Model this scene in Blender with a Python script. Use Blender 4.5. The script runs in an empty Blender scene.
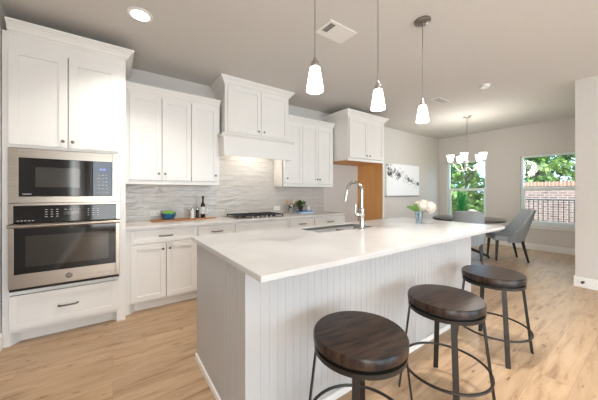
import bpy, bmesh, math, random
from mathutils import Vector, Matrix
PI = math.pi
C = bpy.context.scene.collection
scene = bpy.context.scene

# ------------------------------------------------------------------ camera
cam_d = bpy.data.cameras.new('camera')
cam_d.sensor_width = 36.0
cam_d.lens = 36.0 * 262.0 / 598.0
cam_d.shift_y = -7.6 / 598.0
cam_d.clip_start = 0.05
cam_d.clip_end = 300
cam = bpy.data.objects.new('camera', cam_d)
C.objects.link(cam)
TH = math.atan(369 / 262.0)
cam.location = (0, 0, 1.27)
cam.rotation_euler = (PI / 2, 0, TH - PI / 2)
scene.camera = cam

# ------------------------------------------------------------------ view
scene.view_settings.view_transform = 'Standard'
scene.view_settings.look = 'None'
scene.view_settings.exposure = 0.28
scene.view_settings.gamma = 1.0
scene.view_settings.use_curve_mapping = False
scene.cycles.max_bounces = 10
scene.cycles.diffuse_bounces = 6
scene.cycles.sample_clamp_indirect = 4.0

# ------------------------------------------------------------------ world
W = bpy.data.worlds.new('sky')
scene.world = W
W.use_nodes = True
nt = W.node_tree
nt.nodes.clear()
out = nt.nodes.new('ShaderNodeOutputWorld')
bg = nt.nodes.new('ShaderNodeBackground')
tc = nt.nodes.new('ShaderNodeTexCoord')
nz = nt.nodes.new('ShaderNodeTexNoise')
nz.inputs['Scale'].default_value = 5.0
nz.inputs['Detail'].default_value = 5.0
cr = nt.nodes.new('ShaderNodeValToRGB')
cr.color_ramp.elements[0].position = 0.42
cr.color_ramp.elements[0].color = (0.42, 0.66, 1.0, 1)
cr.color_ramp.elements[1].position = 0.60
cr.color_ramp.elements[1].color = (0.95, 0.97, 1.0, 1)
nt.links.new(tc.outputs['Generated'], nz.inputs['Vector'])
nt.links.new(nz.outputs['Fac'], cr.inputs['Fac'])
nt.links.new(cr.outputs['Color'], bg.inputs['Color'])
bg.inputs['Strength'].default_value = 4.0
nt.links.new(bg.outputs[0], out.inputs['Surface'])

# ------------------------------------------------------------------ sun and big lights
def light(name, kind, loc, energy, color=(1, 1, 1), rot=(0, 0, 0), size=0.1, size_y=None, **kw):
    L = bpy.data.lights.new(name, kind)
    L.energy = energy
    L.color = color
    if kind == 'AREA':
        L.size = size
        if size_y:
            L.shape = 'RECTANGLE'
            L.size_y = size_y
    elif kind == 'SUN':
        L.angle = size
    else:
        L.shadow_soft_size = size
    for k, v in kw.items():
        setattr(L, k, v)
    o = bpy.data.objects.new(name, L)
    o.location = loc
    o.rotation_euler = rot
    C.objects.link(o)
    return o

WARM = (1.0, 0.95, 0.89)
COOL = (0.86, 0.93, 1.0)
# sun over the yard, behind the house
light('sun', 'SUN', (0, 0, 10), 6.0, (1.0, 0.95, 0.86), (math.radians(-32), math.radians(-28), 0), math.radians(2))
# daylight through the rear living room windows, plus an added fill from the left
light('daylight_area', 'AREA', (0.5, -4.55, 1.25), 56, (1.0, 0.98, 0.95), (math.radians(90), 0, 0), 2.1, 2.2)
light('daylight_area', 'AREA', (3.3, -4.55, 1.25), 66, (0.78, 0.89, 1.0), (math.radians(90), 0, 0), 2.1, 2.2)
light('daylight_area', 'AREA', (-0.72, -1.9, 1.35), 50, (1.0, 0.97, 0.92), (math.radians(90), 0, math.radians(-90)), 1.7, 1.6)  # added fill for the island end, left floor and stools; invented window
CEIL = 2.79
# recessed downlights: (x, y, watts); last four unseen, added to light the room
CANS = [(0.19, 2.61, 11), (2.12, 0.86, 16), (0.2, -1.2, 22), (3.0, -1.2, 26), (0.2, -3.2, 20), (3.0, -3.2, 24)]

# ------------------------------------------------------------------ materials
def mat(name, color=(0.8, 0.8, 0.8), rough=0.5, metal=0.0, spec=0.5, emit=None, estr=0.0, trans=0.0, ior=1.45, coat=0.0):
    m = bpy.data.materials.new(name)
    m.use_nodes = True
    b = m.node_tree.nodes['Principled BSDF']
    b.inputs['Base Color'].default_value = (*color, 1)
    b.inputs['Roughness'].default_value = rough
    b.inputs['Metallic'].default_value = metal
    b.inputs['Specular IOR Level'].default_value = spec
    b.inputs['IOR'].default_value = ior
    b.inputs['Transmission Weight'].default_value = trans
    b.inputs['Coat Weight'].default_value = coat
    if emit:
        b.inputs['Emission Color'].default_value = (*emit, 1)
        b.inputs['Emission Strength'].default_value = estr
    return m

def N(m, t, **kw):
    n = m.node_tree.nodes.new(t)
    for k, v in kw.items():
        if k in n.inputs:
            n.inputs[k].default_value = v
        else:
            setattr(n, k, v)
    return n

def LK(m, a, b):
    m.node_tree.links.new(a, b)

def ramp(m, stops):
    r = N(m, 'ShaderNodeValToRGB')
    el = r.color_ramp.elements
    while len(el) < len(stops):
        el.new(0.5)
    for e, (p, c) in zip(el, stops):
        e.position = p
        e.color = (*c, 1)
    return r

def noise_tint(m, c1, c2, scale=6, vec=(1, 1, 1), detail=4, lo=0.35, hi=0.65, coord='Object', bump=0.0, rot=(0, 0, 0)):
    t = N(m, 'ShaderNodeTexCoord')
    mp = N(m, 'ShaderNodeMapping')
    mp.inputs['Scale'].default_value = vec
    mp.inputs['Rotation'].default_value = rot
    n = N(m, 'ShaderNodeTexNoise')
    n.inputs['Scale'].default_value = scale
    n.inputs['Detail'].default_value = detail
    r = ramp(m, [(lo, c1), (hi, c2)])
    LK(m, t.outputs[coord], mp.inputs['Vector'])
    LK(m, mp.outputs[0], n.inputs['Vector'])
    LK(m, n.outputs['Fac'], r.inputs['Fac'])
    b = m.node_tree.nodes['Principled BSDF']
    LK(m, r.outputs[0], b.inputs['Base Color'])
    if bump:
        bp = N(m, 'ShaderNodeBump')
        bp.inputs['Strength'].default_value = bump
        bp.inputs['Distance'].default_value = 0.01
        LK(m, n.outputs['Fac'], bp.inputs['Height'])
        LK(m, bp.outputs[0], b.inputs['Normal'])
    return n, r

M = {}
M['cab'] = mat('painted_cabinet', (0.80, 0.78, 0.75), 0.38)
noise_tint(M['cab'], (0.79, 0.775, 0.745), (0.81, 0.795, 0.765), 3)
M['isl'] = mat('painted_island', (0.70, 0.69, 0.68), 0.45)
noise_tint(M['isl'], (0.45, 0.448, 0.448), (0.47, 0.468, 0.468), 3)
M['trim'] = mat('painted_trim', (0.82, 0.81, 0.79), 0.4)
noise_tint(M['trim'], (0.81, 0.80, 0.78), (0.83, 0.82, 0.80), 4)
M['wall'] = mat('wall_paint', (0.52, 0.48, 0.44), 0.85, spec=0.25)
noise_tint(M['wall'], (0.60, 0.575, 0.54), (0.62, 0.595, 0.56), 40, bump=0.05)
M['ceil'] = mat('ceiling_paint', (0.53, 0.49, 0.45), 0.9, spec=0.2)
noise_tint(M['ceil'], (0.60, 0.58, 0.555), (0.62, 0.60, 0.575), 60, bump=0.08)
M['quartz'] = mat('white_quartz', (0.75, 0.73, 0.70), 0.22)
noise_tint(M['quartz'], (0.52, 0.515, 0.505), (0.56, 0.555, 0.545), 2.2, detail=8, lo=0.4, hi=0.55)
M['greyquartz'] = mat('pale_grey_quartz', (0.62, 0.60, 0.57), 0.25)
noise_tint(M['greyquartz'], (0.60, 0.575, 0.55), (0.68, 0.655, 0.63), 5, detail=8, lo=0.4, hi=0.55)
M['nickel'] = mat('brushed_nickel', (0.45, 0.43, 0.40), 0.32, 1.0)
M['darkcanopy'] = mat('dark_brushed_nickel', (0.28, 0.26, 0.24), 0.35, 1.0)
M['darknickel'] = mat('dark_nickel', (0.16, 0.15, 0.14), 0.35, 1.0)
M['chrome'] = mat('chrome', (0.50, 0.50, 0.49), 0.14, 1.0)
M['steel'] = mat('stainless_steel', (0.58, 0.53, 0.48), 0.30, 1.0)
_n, _r = noise_tint(M['steel'], (0.36, 0.315, 0.265), (0.44, 0.39, 0.34), 2.0, vec=(1, 1, 120), lo=0.3, hi=0.7)
M['sinksteel'] = mat('sink_steel', (0.42, 0.41, 0.39), 0.35, 1.0)
M['blackglass'] = mat('black_glass', (0.004, 0.004, 0.005), 0.05, spec=0.5, ior=1.5)
M['windowglassdark'] = mat('oven_window', (0.022, 0.019, 0.016), 0.07, spec=0.5, ior=1.65)
M['mwglass'] = mat('microwave_window', (0.03, 0.028, 0.026), 0.07, spec=0.5, ior=1.65)
M['black'] = mat('black_iron', (0.02, 0.02, 0.02), 0.5)
M['blackleg'] = mat('black_lacquer', (0.016, 0.015, 0.016), 0.35)
M['bronze'] = mat('dark_bronze_metal', (0.032, 0.028, 0.024), 0.42, 0.5)
M['mark'] = mat('printed_mark', (0.55, 0.55, 0.55), 0.5)
M['disp'] = mat('blue_display', (0.02, 0.02, 0.05), 0.4, emit=(0.30, 0.32, 1.0), estr=1.6)
M['plug'] = mat('white_plastic', (0.80, 0.79, 0.76), 0.4)
M['dark'] = mat('dark_gap', (0.03, 0.028, 0.025), 0.8)
M['louvre'] = mat('grey_louvre', (0.30, 0.29, 0.27), 0.6)
M['shade'] = mat('frosted_glass_lit', (0.9, 0.9, 0.88), 0.5, emit=(1.0, 0.93, 0.84), estr=4.0)
M['canlens'] = mat('downlight_lens', (0.9, 0.9, 0.9), 0.5, emit=(1.0, 0.93, 0.84), estr=9.0)
M['panelwood'] = mat('orange_maple_panel', (0.55, 0.28, 0.09), 0.5)
noise_tint(M['panelwood'], (0.62, 0.31, 0.10), (0.70, 0.37, 0.13), 2.5, vec=(3, 3, 0.5), lo=0.3, hi=0.7)
M['rawboard'] = mat('cabinet_underside', (0.5, 0.33, 0.19), 0.6)
M['fabric'] = mat('grey_fabric', (0.30, 0.31, 0.31), 0.9, spec=0.2)
noise_tint(M['fabric'], (0.31, 0.34, 0.36), (0.37, 0.40, 0.42), 90, bump=0.1)
M['tablewood'] = mat('dark_table_wood', (0.06, 0.05, 0.045), 0.3)
noise_tint(M['tablewood'], (0.035, 0.03, 0.028), (0.075, 0.065, 0.058), 6, vec=(1, 9, 1))
M['boardwood'] = mat('acacia_board', (0.36, 0.16, 0.05), 0.45)
noise_tint(M['boardwood'], (0.28, 0.11, 0.03), (0.46, 0.22, 0.08), 8, vec=(1, 12, 1))
M['spoonwood'] = mat('spoon_wood', (0.62, 0.33, 0.12), 0.5)
M['spoonpale'] = mat('pale_spoon_wood', (0.78, 0.55, 0.34), 0.5)
M['blue'] = mat('blue_glaze', (0.015, 0.09, 0.20), 0.3)
noise_tint(M['blue'], (0.008, 0.05, 0.13), (0.03, 0.15, 0.28), 40)
M['lime'] = mat('green_lime', (0.13, 0.42, 0.03), 0.4)
M['salt'] = mat('white_ceramic', (0.82, 0.81, 0.80), 0.25)
M['bottle'] = mat('dark_oil_bottle', (0.02, 0.015, 0.008), 0.12)
M['paper'] = mat('paper_label', (0.55, 0.55, 0.54), 0.7)
M['clothblue'] = mat('blue_book', (0.10, 0.25, 0.50), 0.6)
M['bookwhite'] = mat('white_book', (0.62, 0.70, 0.80), 0.6)
M['pot'] = mat('black_pot', (0.012, 0.012, 0.012), 0.4)
M['leafdark'] = mat('dark_leaf', (0.02, 0.075, 0.012), 0.5)
noise_tint(M['leafdark'], (0.012, 0.045, 0.008), (0.12, 0.22, 0.03), 30)
M['grass'] = mat('bright_blade', (0.02, 0.20, 0.05), 0.5)
noise_tint(M['grass'], (0.01, 0.20, 0.04), (0.05, 0.48, 0.12), 25)
M['stem'] = mat('green_stem', (0.06, 0.14, 0.03), 0.5)
M['vaseleaf'] = mat('fresh_leaf', (0.08, 0.17, 0.02), 0.5)
M['petal'] = mat('cream_petal', (0.86, 0.82, 0.74), 0.7)
noise_tint(M['petal'], (0.50, 0.43, 0.33), (0.80, 0.76, 0.68), 60, lo=0.35, hi=0.55)
M['canvas'] = mat('painted_canvas', (0.84, 0.86, 0.87), 0.7)
M['greyedge'] = mat('grey_frame', (0.22, 0.22, 0.22), 0.6)
M['vinyl'] = mat('window_vinyl', (0.72, 0.78, 0.76), 0.4)
M['brass'] = mat('dark_doorstop', (0.05, 0.045, 0.04), 0.4, 0.6)
M['rail'] = mat('iron_railing', (0.03, 0.03, 0.035), 0.5)
M['bark'] = mat('bark', (0.10, 0.075, 0.055), 0.9)
M['lawn'] = mat('lawn', (0.09, 0.15, 0.04), 0.95)
noise_tint(M['lawn'], (0.06, 0.11, 0.02), (0.15, 0.22, 0.06), 3)

def leaf_mat(name, c1, c2):
    m = mat(name, c1, 0.6)
    noise_tint(m, c1, c2, 0.9, detail=3, lo=0.4, hi=0.6)
    return m
M['leafA'] = leaf_mat('leaf_mid', (0.04, 0.11, 0.02), (0.15, 0.27, 0.05))
M['leafB'] = leaf_mat('leaf_light', (0.11, 0.20, 0.04), (0.28, 0.38, 0.11))
M['leafC'] = leaf_mat('leaf_deep', (0.025, 0.07, 0.02), (0.08, 0.16, 0.05))

def glass(name, tint=(1, 1, 1), refl=0.08):
    m = bpy.data.materials.new(name)
    m.use_nodes = True
    m.node_tree.nodes.clear()
    o = N(m, 'ShaderNodeOutputMaterial')
    t = N(m, 'ShaderNodeBsdfTransparent')
    t.inputs['Color'].default_value = (*tint, 1)
    g = N(m, 'ShaderNodeBsdfGlossy')
    g.inputs['Roughness'].default_value = 0.03
    x = N(m, 'ShaderNodeMixShader')
    x.inputs['Fac'].default_value = refl
    LK(m, t.outputs[0], x.inputs[1])
    LK(m, g.outputs[0], x.inputs[2])
    LK(m, x.outputs[0], o.inputs['Surface'])
    return m
M['pane'] = glass('window_glass', (0.93, 0.97, 0.96), 0.04)
M['clearglass'] = glass('clear_glass', (0.80, 0.87, 0.92), 0.16)

# oak plank floor
m = M['floor'] = mat('oak_planks', (0.5, 0.33, 0.18), 0.33, spec=0.45)
t = N(m, 'ShaderNodeTexCoord')
br = N(m, 'ShaderNodeTexBrick')
br.offset = 0.37
br.inputs['Scale'].default_value = 1.0
br.inputs['Brick Width'].default_value = 1.5
br.inputs['Row Height'].default_value = 0.18
br.inputs['Mortar Size'].default_value = 0.0016
br.inputs['Mortar Smooth'].default_value = 0.3
br.inputs['Color1'].default_value = (0.0, 0.0, 0.0, 1)
br.inputs['Color2'].default_value = (1, 1, 1, 1)
br.inputs['Mortar'].default_value = (0.5, 0.5, 0.5, 1)
LK(m, t.outputs['Object'], br.inputs['Vector'])
mp = N(m, 'ShaderNodeMapping')
mp.inputs['Scale'].default_value = (1.0, 7.5, 1)
LK(m, t.outputs['Object'], mp.inputs['Vector'])
ad = N(m, 'ShaderNodeVectorMath', operation='ADD')
sc_ = N(m, 'ShaderNodeVectorMath', operation='SCALE')
sc_.inputs['Scale'].default_value = 7.0
LK(m, br.outputs['Color'], sc_.inputs[0])
LK(m, mp.outputs[0], ad.inputs[0])
LK(m, sc_.outputs[0], ad.inputs[1])
n1 = N(m, 'ShaderNodeTexNoise')
n1.inputs['Scale'].default_value = 2.6
n1.inputs['Detail'].default_value = 9
n1.inputs['Roughness'].default_value = 0.62
n1.inputs['Distortion'].default_value = 0.6
LK(m, ad.outputs[0], n1.inputs['Vector'])
r1 = ramp(m, [(0.30, (0.24, 0.140, 0.075)), (0.45, (0.41, 0.270, 0.157)), (0.62, (0.48, 0.333, 0.207))])
LK(m, n1.outputs['Fac'], r1.inputs['Fac'])
hs = N(m, 'ShaderNodeHueSaturation')
mr = N(m, 'ShaderNodeMapRange')
mr.inputs['To Min'].default_value = 0.92
mr.inputs['To Max'].default_value = 1.06
LK(m, br.outputs['Color'], mr.inputs['Value'])
LK(m, mr.outputs[0], hs.inputs['Value'])
LK(m, r1.outputs[0], hs.inputs['Color'])
# knots
mp2 = N(m, 'ShaderNodeMapping')
mp2.inputs['Scale'].default_value = (3.2, 11.0, 1)
LK(m, t.outputs['Object'], mp2.inputs['Vector'])
n2 = N(m, 'ShaderNodeTexNoise')
n2.inputs['Scale'].default_value = 2.2
n2.inputs['Detail'].default_value = 6
LK(m, mp2.outputs[0], n2.inputs['Vector'])
r2 = ramp(m, [(0.65, (0, 0, 0)), (0.72, (1, 1, 1))])
LK(m, n2.outputs['Fac'], r2.inputs['Fac'])
mx = N(m, 'ShaderNodeMix', data_type='RGBA')
LK(m, r2.outputs[0], mx.inputs[0])
LK(m, hs.outputs[0], mx.inputs[6])
mx.inputs[7].default_value = (0.13, 0.065, 0.03, 1)
mx2 = N(m, 'ShaderNodeMix', data_type='RGBA')
LK(m, br.outputs['Fac'], mx2.inputs[0])
LK(m, mx.outputs[2], mx2.inputs[6])
mx2.inputs[7].default_value = (0.32, 0.21, 0.13, 1)
LK(m, mx2.outputs[2], m.node_tree.nodes['Principled BSDF'].inputs['Base Color'])

# wavy glossy subway tile
m = M['tile'] = mat('wavy_glossy_tile', (0.5, 0.48, 0.45), 0.12, spec=0.6)
t = N(m, 'ShaderNodeTexCoord')
sx = N(m, 'ShaderNodeSeparateXYZ')
cx_ = N(m, 'ShaderNodeCombineXYZ')
LK(m, t.outputs['Object'], sx.inputs[0])
LK(m, sx.outputs[0], cx_.inputs[0])
LK(m, sx.outputs[2], cx_.inputs[1])
br = N(m, 'ShaderNodeTexBrick')
br.inputs['Scale'].default_value = 1.0
br.inputs['Brick Width'].default_value = 0.30
br.inputs['Row Height'].default_value = 0.076
br.inputs['Mortar Size'].default_value = 0.0025
br.inputs['Color1'].default_value = (0.54, 0.505, 0.465, 1)
br.inputs['Color2'].default_value = (0.57, 0.535, 0.495, 1)
br.inputs['Mortar'].default_value = (0.46, 0.44, 0.41, 1)
LK(m, cx_.outputs[0], br.inputs['Vector'])
b = m.node_tree.nodes['Principled BSDF']
LK(m, br.outputs['Color'], b.inputs['Base Color'])
mpt = N(m, 'ShaderNodeMapping')
mpt.inputs['Scale'].default_value = (6, 15, 1)
LK(m, cx_.outputs[0], mpt.inputs['Vector'])
nn = N(m, 'ShaderNodeTexNoise')
nn.inputs['Scale'].default_value = 1.0
nn.inputs['Detail'].default_value = 2
LK(m, mpt.outputs[0], nn.inputs['Vector'])
bp = N(m, 'ShaderNodeBump')
bp.inputs['Strength'].default_value = 0.9
bp.inputs['Distance'].default_value = 0.02
LK(m, nn.outputs['Fac'], bp.inputs['Height'])
bp2 = N(m, 'ShaderNodeBump', invert=True)
bp2.inputs['Strength'].default_value = 0.5
bp2.inputs['Distance'].default_value = 0.004
LK(m, br.outputs['Fac'], bp2.inputs['Height'])
LK(m, bp.outputs[0], bp2.inputs['Normal'])
LK(m, bp2.outputs[0], b.inputs['Normal'])

# exterior brick
m = M['brick'] = mat('red_brick', (0.4, 0.2, 0.15), 0.9)
t = N(m, 'ShaderNodeTexCoord')
sx = N(m, 'ShaderNodeSeparateXYZ')
cx_ = N(m, 'ShaderNodeCombineXYZ')
LK(m, t.outputs['Object'], sx.inputs[0])
LK(m, sx.outputs[1], cx_.inputs[0])
LK(m, sx.outputs[2], cx_.inputs[1])
br = N(m, 'ShaderNodeTexBrick')
br.inputs['Scale'].default_value = 1.0
br.inputs['Brick Width'].default_value = 0.24
br.inputs['Row Height'].default_value = 0.085
br.inputs['Mortar Size'].default_value = 0.014
br.inputs['Color1'].default_value = (0.20, 0.105, 0.09, 1)
br.inputs['Color2'].default_value = (0.34, 0.20, 0.175, 1)
br.inputs['Mortar'].default_value = (0.42, 0.34, 0.32, 1)
LK(m, cx_.outputs[0], br.inputs['Vector'])
LK(m, br.outputs['Color'], m.node_tree.nodes['Principled BSDF'].inputs['Base Color'])
m = M['brickcap'] = mat('orange_brick_cap', (0.5, 0.25, 0.15), 0.9)
t = N(m, 'ShaderNodeTexCoord')
sx = N(m, 'ShaderNodeSeparateXYZ')
cx_ = N(m, 'ShaderNodeCombineXYZ')
LK(m, t.outputs['Object'], sx.inputs[0])
LK(m, sx.outputs[1], cx_.inputs[1])
LK(m, sx.outputs[2], cx_.inputs[0])
br = N(m, 'ShaderNodeTexBrick')
br.offset = 0.0
br.inputs['Scale'].default_value = 1.0
br.inputs['Brick Width'].default_value = 3.0
br.inputs['Row Height'].default_value = 0.10
br.inputs['Mortar Size'].default_value = 0.012
br.inputs['Color1'].default_value = (0.36, 0.16, 0.10, 1)
br.inputs['Color2'].default_value = (0.44, 0.22, 0.14, 1)
br.inputs['Mortar'].default_value = (0.5, 0.42, 0.38, 1)
LK(m, cx_.outputs[0], br.inputs['Vector'])
LK(m, br.outputs['Color'], m.node_tree.nodes['Principled BSDF'].inputs['Base Color'])

# dark streaky stool wood
m = M['seatwood'] = mat('dark_stained_wood', (0.1, 0.06, 0.04), 0.28, spec=0.35)
_n, _r = noise_tint(m, (0.003, 0.002, 0.002), (0.062, 0.034, 0.022), 6, vec=(1.0, 7, 1), detail=8, lo=0.36, hi=0.70, rot=(0, 0, math.radians(12)))

# art canvas: splashes of black and grey ink in an arched band
m = M['art'] = mat('ink_canvas', (0.85, 0.87, 0.88), 0.7)
t = N(m, 'ShaderNodeTexCoord')
n = N(m, 'ShaderNodeTexNoise')
n.inputs['Scale'].default_value = 9
n.inputs['Detail'].default_value = 8
n.inputs['Roughness'].default_value = 0.65
n.inputs['Distortion'].default_value = 1.2
LK(m, t.outputs['Object'], n.inputs['Vector'])
sx = N(m, 'ShaderNodeSeparateXYZ')
LK(m, t.outputs['Object'], sx.inputs[0])
# band centre: z = 0.25 - 0.5*x ; darker at the left
ma = N(m, 'ShaderNodeMath', operation='MULTIPLY_ADD')
LK(m, sx.outputs[0], ma.inputs[0])
ma.inputs[1].default_value = 0.28
mz = N(m, 'ShaderNodeMath', operation='ADD')
LK(m, sx.outputs[2], ma.inputs[2])
LK(m, ma.outputs[0], mz.inputs[0])
mz.inputs[1].default_value = -0.08
mab = N(m, 'ShaderNodeMath', operation='ABSOLUTE')
LK(m, mz.outputs[0], mab.inputs[0])
mx3 = N(m, 'ShaderNodeMath', operation='MULTIPLY_ADD')
LK(m, mab.outputs[0], mx3.inputs[0])
mx3.inputs[1].default_value = -0.8
LK(m, n.outputs['Fac'], mx3.inputs[2])
mx4 = N(m, 'ShaderNodeMath', operation='MULTIPLY_ADD')
LK(m, sx.outputs[0], mx4.inputs[0])
mx4.inputs[1].default_value = -0.06
LK(m, mx3.outputs[0], mx4.inputs[2])
rr = ramp(m, [(0.44, (0.86, 0.88, 0.89)), (0.50, (0.55, 0.57, 0.58)), (0.56, (0.06, 0.06, 0.07))])
LK(m, mx4.outputs[0], rr.inputs['Fac'])
LK(m, rr.outputs[0], m.node_tree.nodes['Principled BSDF'].inputs['Base Color'])

# ------------------------------------------------------------------ mesh helpers
def nb():
    return bmesh.new()

def box(bm, x0, x1, y0, y1, z0, z1, mi=0):
    vs = [bm.verts.new((x, y, z)) for x in (x0, x1) for y in (y0, y1) for z in (z0, z1)]
    for f in ((0, 1, 3, 2), (4, 6, 7, 5), (0, 4, 5, 1), (2, 3, 7, 6), (0, 2, 6, 4), (1, 5, 7, 3)):
        fc = bm.faces.new([vs[i] for i in f])
        fc.material_index = mi
    return vs

def prism(bm, pts, axis, a0, a1, mi=0):
    """extrude a closed 2D outline along an axis: 'x' pts=(y,z), 'y' pts=(x,z), 'z' pts=(x,y)"""
    def mk(p, a):
        return {'x': (a, p[0], p[1]), 'y': (p[0], a, p[1]), 'z': (p[0], p[1], a)}[axis]
    A = [bm.verts.new(mk(p, a0)) for p in pts]
    B = [bm.verts.new(mk(p, a1)) for p in pts]
    n = len(pts)
    fs = [bm.faces.new(A), bm.faces.new(B[::-1])]
    for i in range(n):
        fs.append(bm.faces.new((A[i], B[i], B[(i + 1) % n], A[(i + 1) % n])))
    for f in fs:
        f.material_index = mi

def lathe(bm, prof, cx=0, cy=0, cz=0, seg=24, mi=0, cap=True):
    rings = []
    for r, z in prof:
        rings.append([bm.verts.new((cx + r * math.cos(2 * PI * k / seg), cy + r * math.sin(2 * PI * k / seg), cz + z)) for k in range(seg)])
    for a, b_ in zip(rings, rings[1:]):
        for k in range(seg):
            f = bm.faces.new((a[k], a[(k + 1) % seg], b_[(k + 1) % seg], b_[k]))
            f.material_index = mi
    if cap:
        bm.faces.new(rings[0][::-1]).material_index = mi
        bm.faces.new(rings[-1]).material_index = mi

def tube(bm, pts, r, seg=10, mi=0, closed=False, flat=None):
    """round tube along pts; r number or list; flat=(w,h) makes a rectangular bar section"""
    P = [Vector(p) for p in pts]
    n = len(P)
    rings = []
    up = Vector((0, 0, 1))
    prev = None
    for i, p in enumerate(P):
        if closed:
            d = (P[(i + 1) % n] - P[i - 1]).normalized()
        else:
            d = (P[min(i + 1, n - 1)] - P[max(i - 1, 0)]).normalized()
        if prev is None:
            u = d.cross(up)
            if u.length < 0.02:
                u = d.cross(Vector((0, 1, 0)))
        else:
            u = prev - d * prev.dot(d)
        u.normalize()
        prev = u
        v = d.cross(u)
        rr_ = r[i] if isinstance(r, (list, tuple)) else r
        if flat:
            w, h = flat
            ring = [p + u * (sx_ * w / 2) + v * (sy_ * h / 2) for sx_, sy_ in ((-1, -1), (1, -1), (1, 1), (-1, 1))]
        else:
            ring = [p + (u * math.cos(2 * PI * k / seg) + v * math.sin(2 * PI * k / seg)) * rr_ for k in range(seg)]
        rings.append([bm.verts.new(q) for q in ring])
    s = len(rings[0])
    pairs = list(zip(rings, rings[1:]))
    if closed:
        pairs.append((rings[-1], rings[0]))
    for a, b_ in pairs:
        for k in range(s):
            bm.faces.new((a[k], a[(k + 1) % s], b_[(k + 1) % s], b_[k])).material_index = mi
    if not closed:
        bm.faces.new(rings[0][::-1]).material_index = mi
        bm.faces.new(rings[-1]).material_index = mi

def root_loc(o):
    while o.parent:
        o = o.parent
    return o.location.copy()

def mesh_obj(name, bm, mats, parent=None, world=True, smooth=False, bevel=0.0, loc=None, seg=2):
    bmesh.ops.recalc_face_normals(bm, faces=bm.faces[:])
    if parent is not None and world:
        bmesh.ops.translate(bm, verts=bm.verts[:], vec=-root_loc(parent))
    elif parent is None and loc is not None and world:
        bmesh.ops.translate(bm, verts=bm.verts[:], vec=-Vector(loc))
    me = bpy.data.meshes.new(name)
    bm.to_mesh(me)
    bm.free()
    for mm in (mats if isinstance(mats, (list, tuple)) else [mats]):
        me.materials.append(M[mm])
    if smooth:
        for p in me.polygons:
            p.use_smooth = True
        try:
            me.set_sharp_from_angle(angle=math.radians(38))
        except Exception:
            pass
    o = bpy.data.objects.new(name, me)
    if loc is not None and parent is None:
        o.location = loc
    if parent is not None:
        o.parent = parent
    C.objects.link(o)
    if bevel:
        b_ = o.modifiers.new('bevel', 'BEVEL')
        b_.width = bevel
        b_.segments = seg
        b_.limit_method = 'ANGLE'
        b_.angle_limit = math.radians(50)
    return o

def thing(name, label, cat, loc=(0, 0, 0), group=None, rotz=0):
    o = bpy.data.objects.new(name, None)
    o.empty_display_size = 0.1
    o.location = loc
    o.rotation_euler = (0, 0, rotz)
    C.objects.link(o)
    o['label'] = label
    o['category'] = cat
    if group:
        o['group'] = group
    return o

def tag(o, label, cat, group=None, kind=None):
    o['label'] = label
    o['category'] = cat
    if group:
        o['group'] = group
    if kind:
        o['kind'] = kind
    return o

def struct(name, bm, mats, parent=None, **kw):
    o = mesh_obj(name, bm, mats, parent, **kw)
    if parent is None:
        o['kind'] = 'structure'
    return o

def copy_tree(o, parent=None):
    c = o.copy()
    C.objects.link(c)
    c.parent = parent
    for ch in list(o.children):
        copy_tree(ch, c)
    return c

# ================================================================== the setting
XL, XR, YB, YF = -0.742, 7.6, 3.80, -4.6
PX, PY = 5.12, 0.73      # partition corner

bm = nb(); box(bm, XL - 0.15, XR + 0.15, YF - 0.15, YB + 0.15, -0.1, 0)
struct('floor', bm, 'floor')
bm = nb(); box(bm, XL - 0.15, XR + 0.15, YF - 0.15, YB + 0.15, CEIL, CEIL + 0.15)
struct('ceiling', bm, 'ceil')
bm = nb(); box(bm, XL - 0.15, XR + 0.15, YB, YB + 0.15, 0, CEIL)
struct('wall_back', bm, 'wall')
bm = nb(); box(bm, PX, XR, YF, PY, 0, CEIL)
struct('wall_partition', bm, 'wall')

def holed_wall(bm, axis, a0, a1, t0, t1, holes):
    """wall from a0..a1 along 'x' or 'y', thickness t0..t1, holes (h0,h1,z0,z1) sorted"""
    def B(p, q, z0, z1):
        if axis == 'y':
            box(bm, t0, t1, p, q, z0, z1)
        else:
            box(bm, p, q, t0, t1, z0, z1)
    cur = a0
    for h0, h1, z0, z1 in holes:
        B(cur, h0, 0, CEIL)
        B(h0, h1, 0, z0)
        B(h0, h1, z1, CEIL)
        cur = h1
    B(cur, a1, 0, CEIL)

bm = nb(); holed_wall(bm, 'y', YF, YB, XL - 0.15, XL, [(-2.8, -1.0, 0.5, 2.2)])  # opening made for the added, unseen left window
struct('wall_left', bm, 'wall')
WZ0, WZ1 = 0.56, 2.10
W1 = (2.63, 3.57)
W2 = (1.02, 1.96)
bm = nb(); holed_wall(bm, 'y', PY, YB, XR, XR + 0.15, [(W2[0], W2[1], WZ0, WZ1), (W1[0], W1[1], WZ0, WZ1)])
struct('wall_right', bm, 'wall')
bm = nb(); holed_wall(bm, 'x', XL, PX, YF - 0.15, YF, [(-0.6, 1.6, 0.1, 2.4), (2.2, 4.4, 0.1, 2.4)])
struct('wall_front', bm, 'wall')

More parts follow.
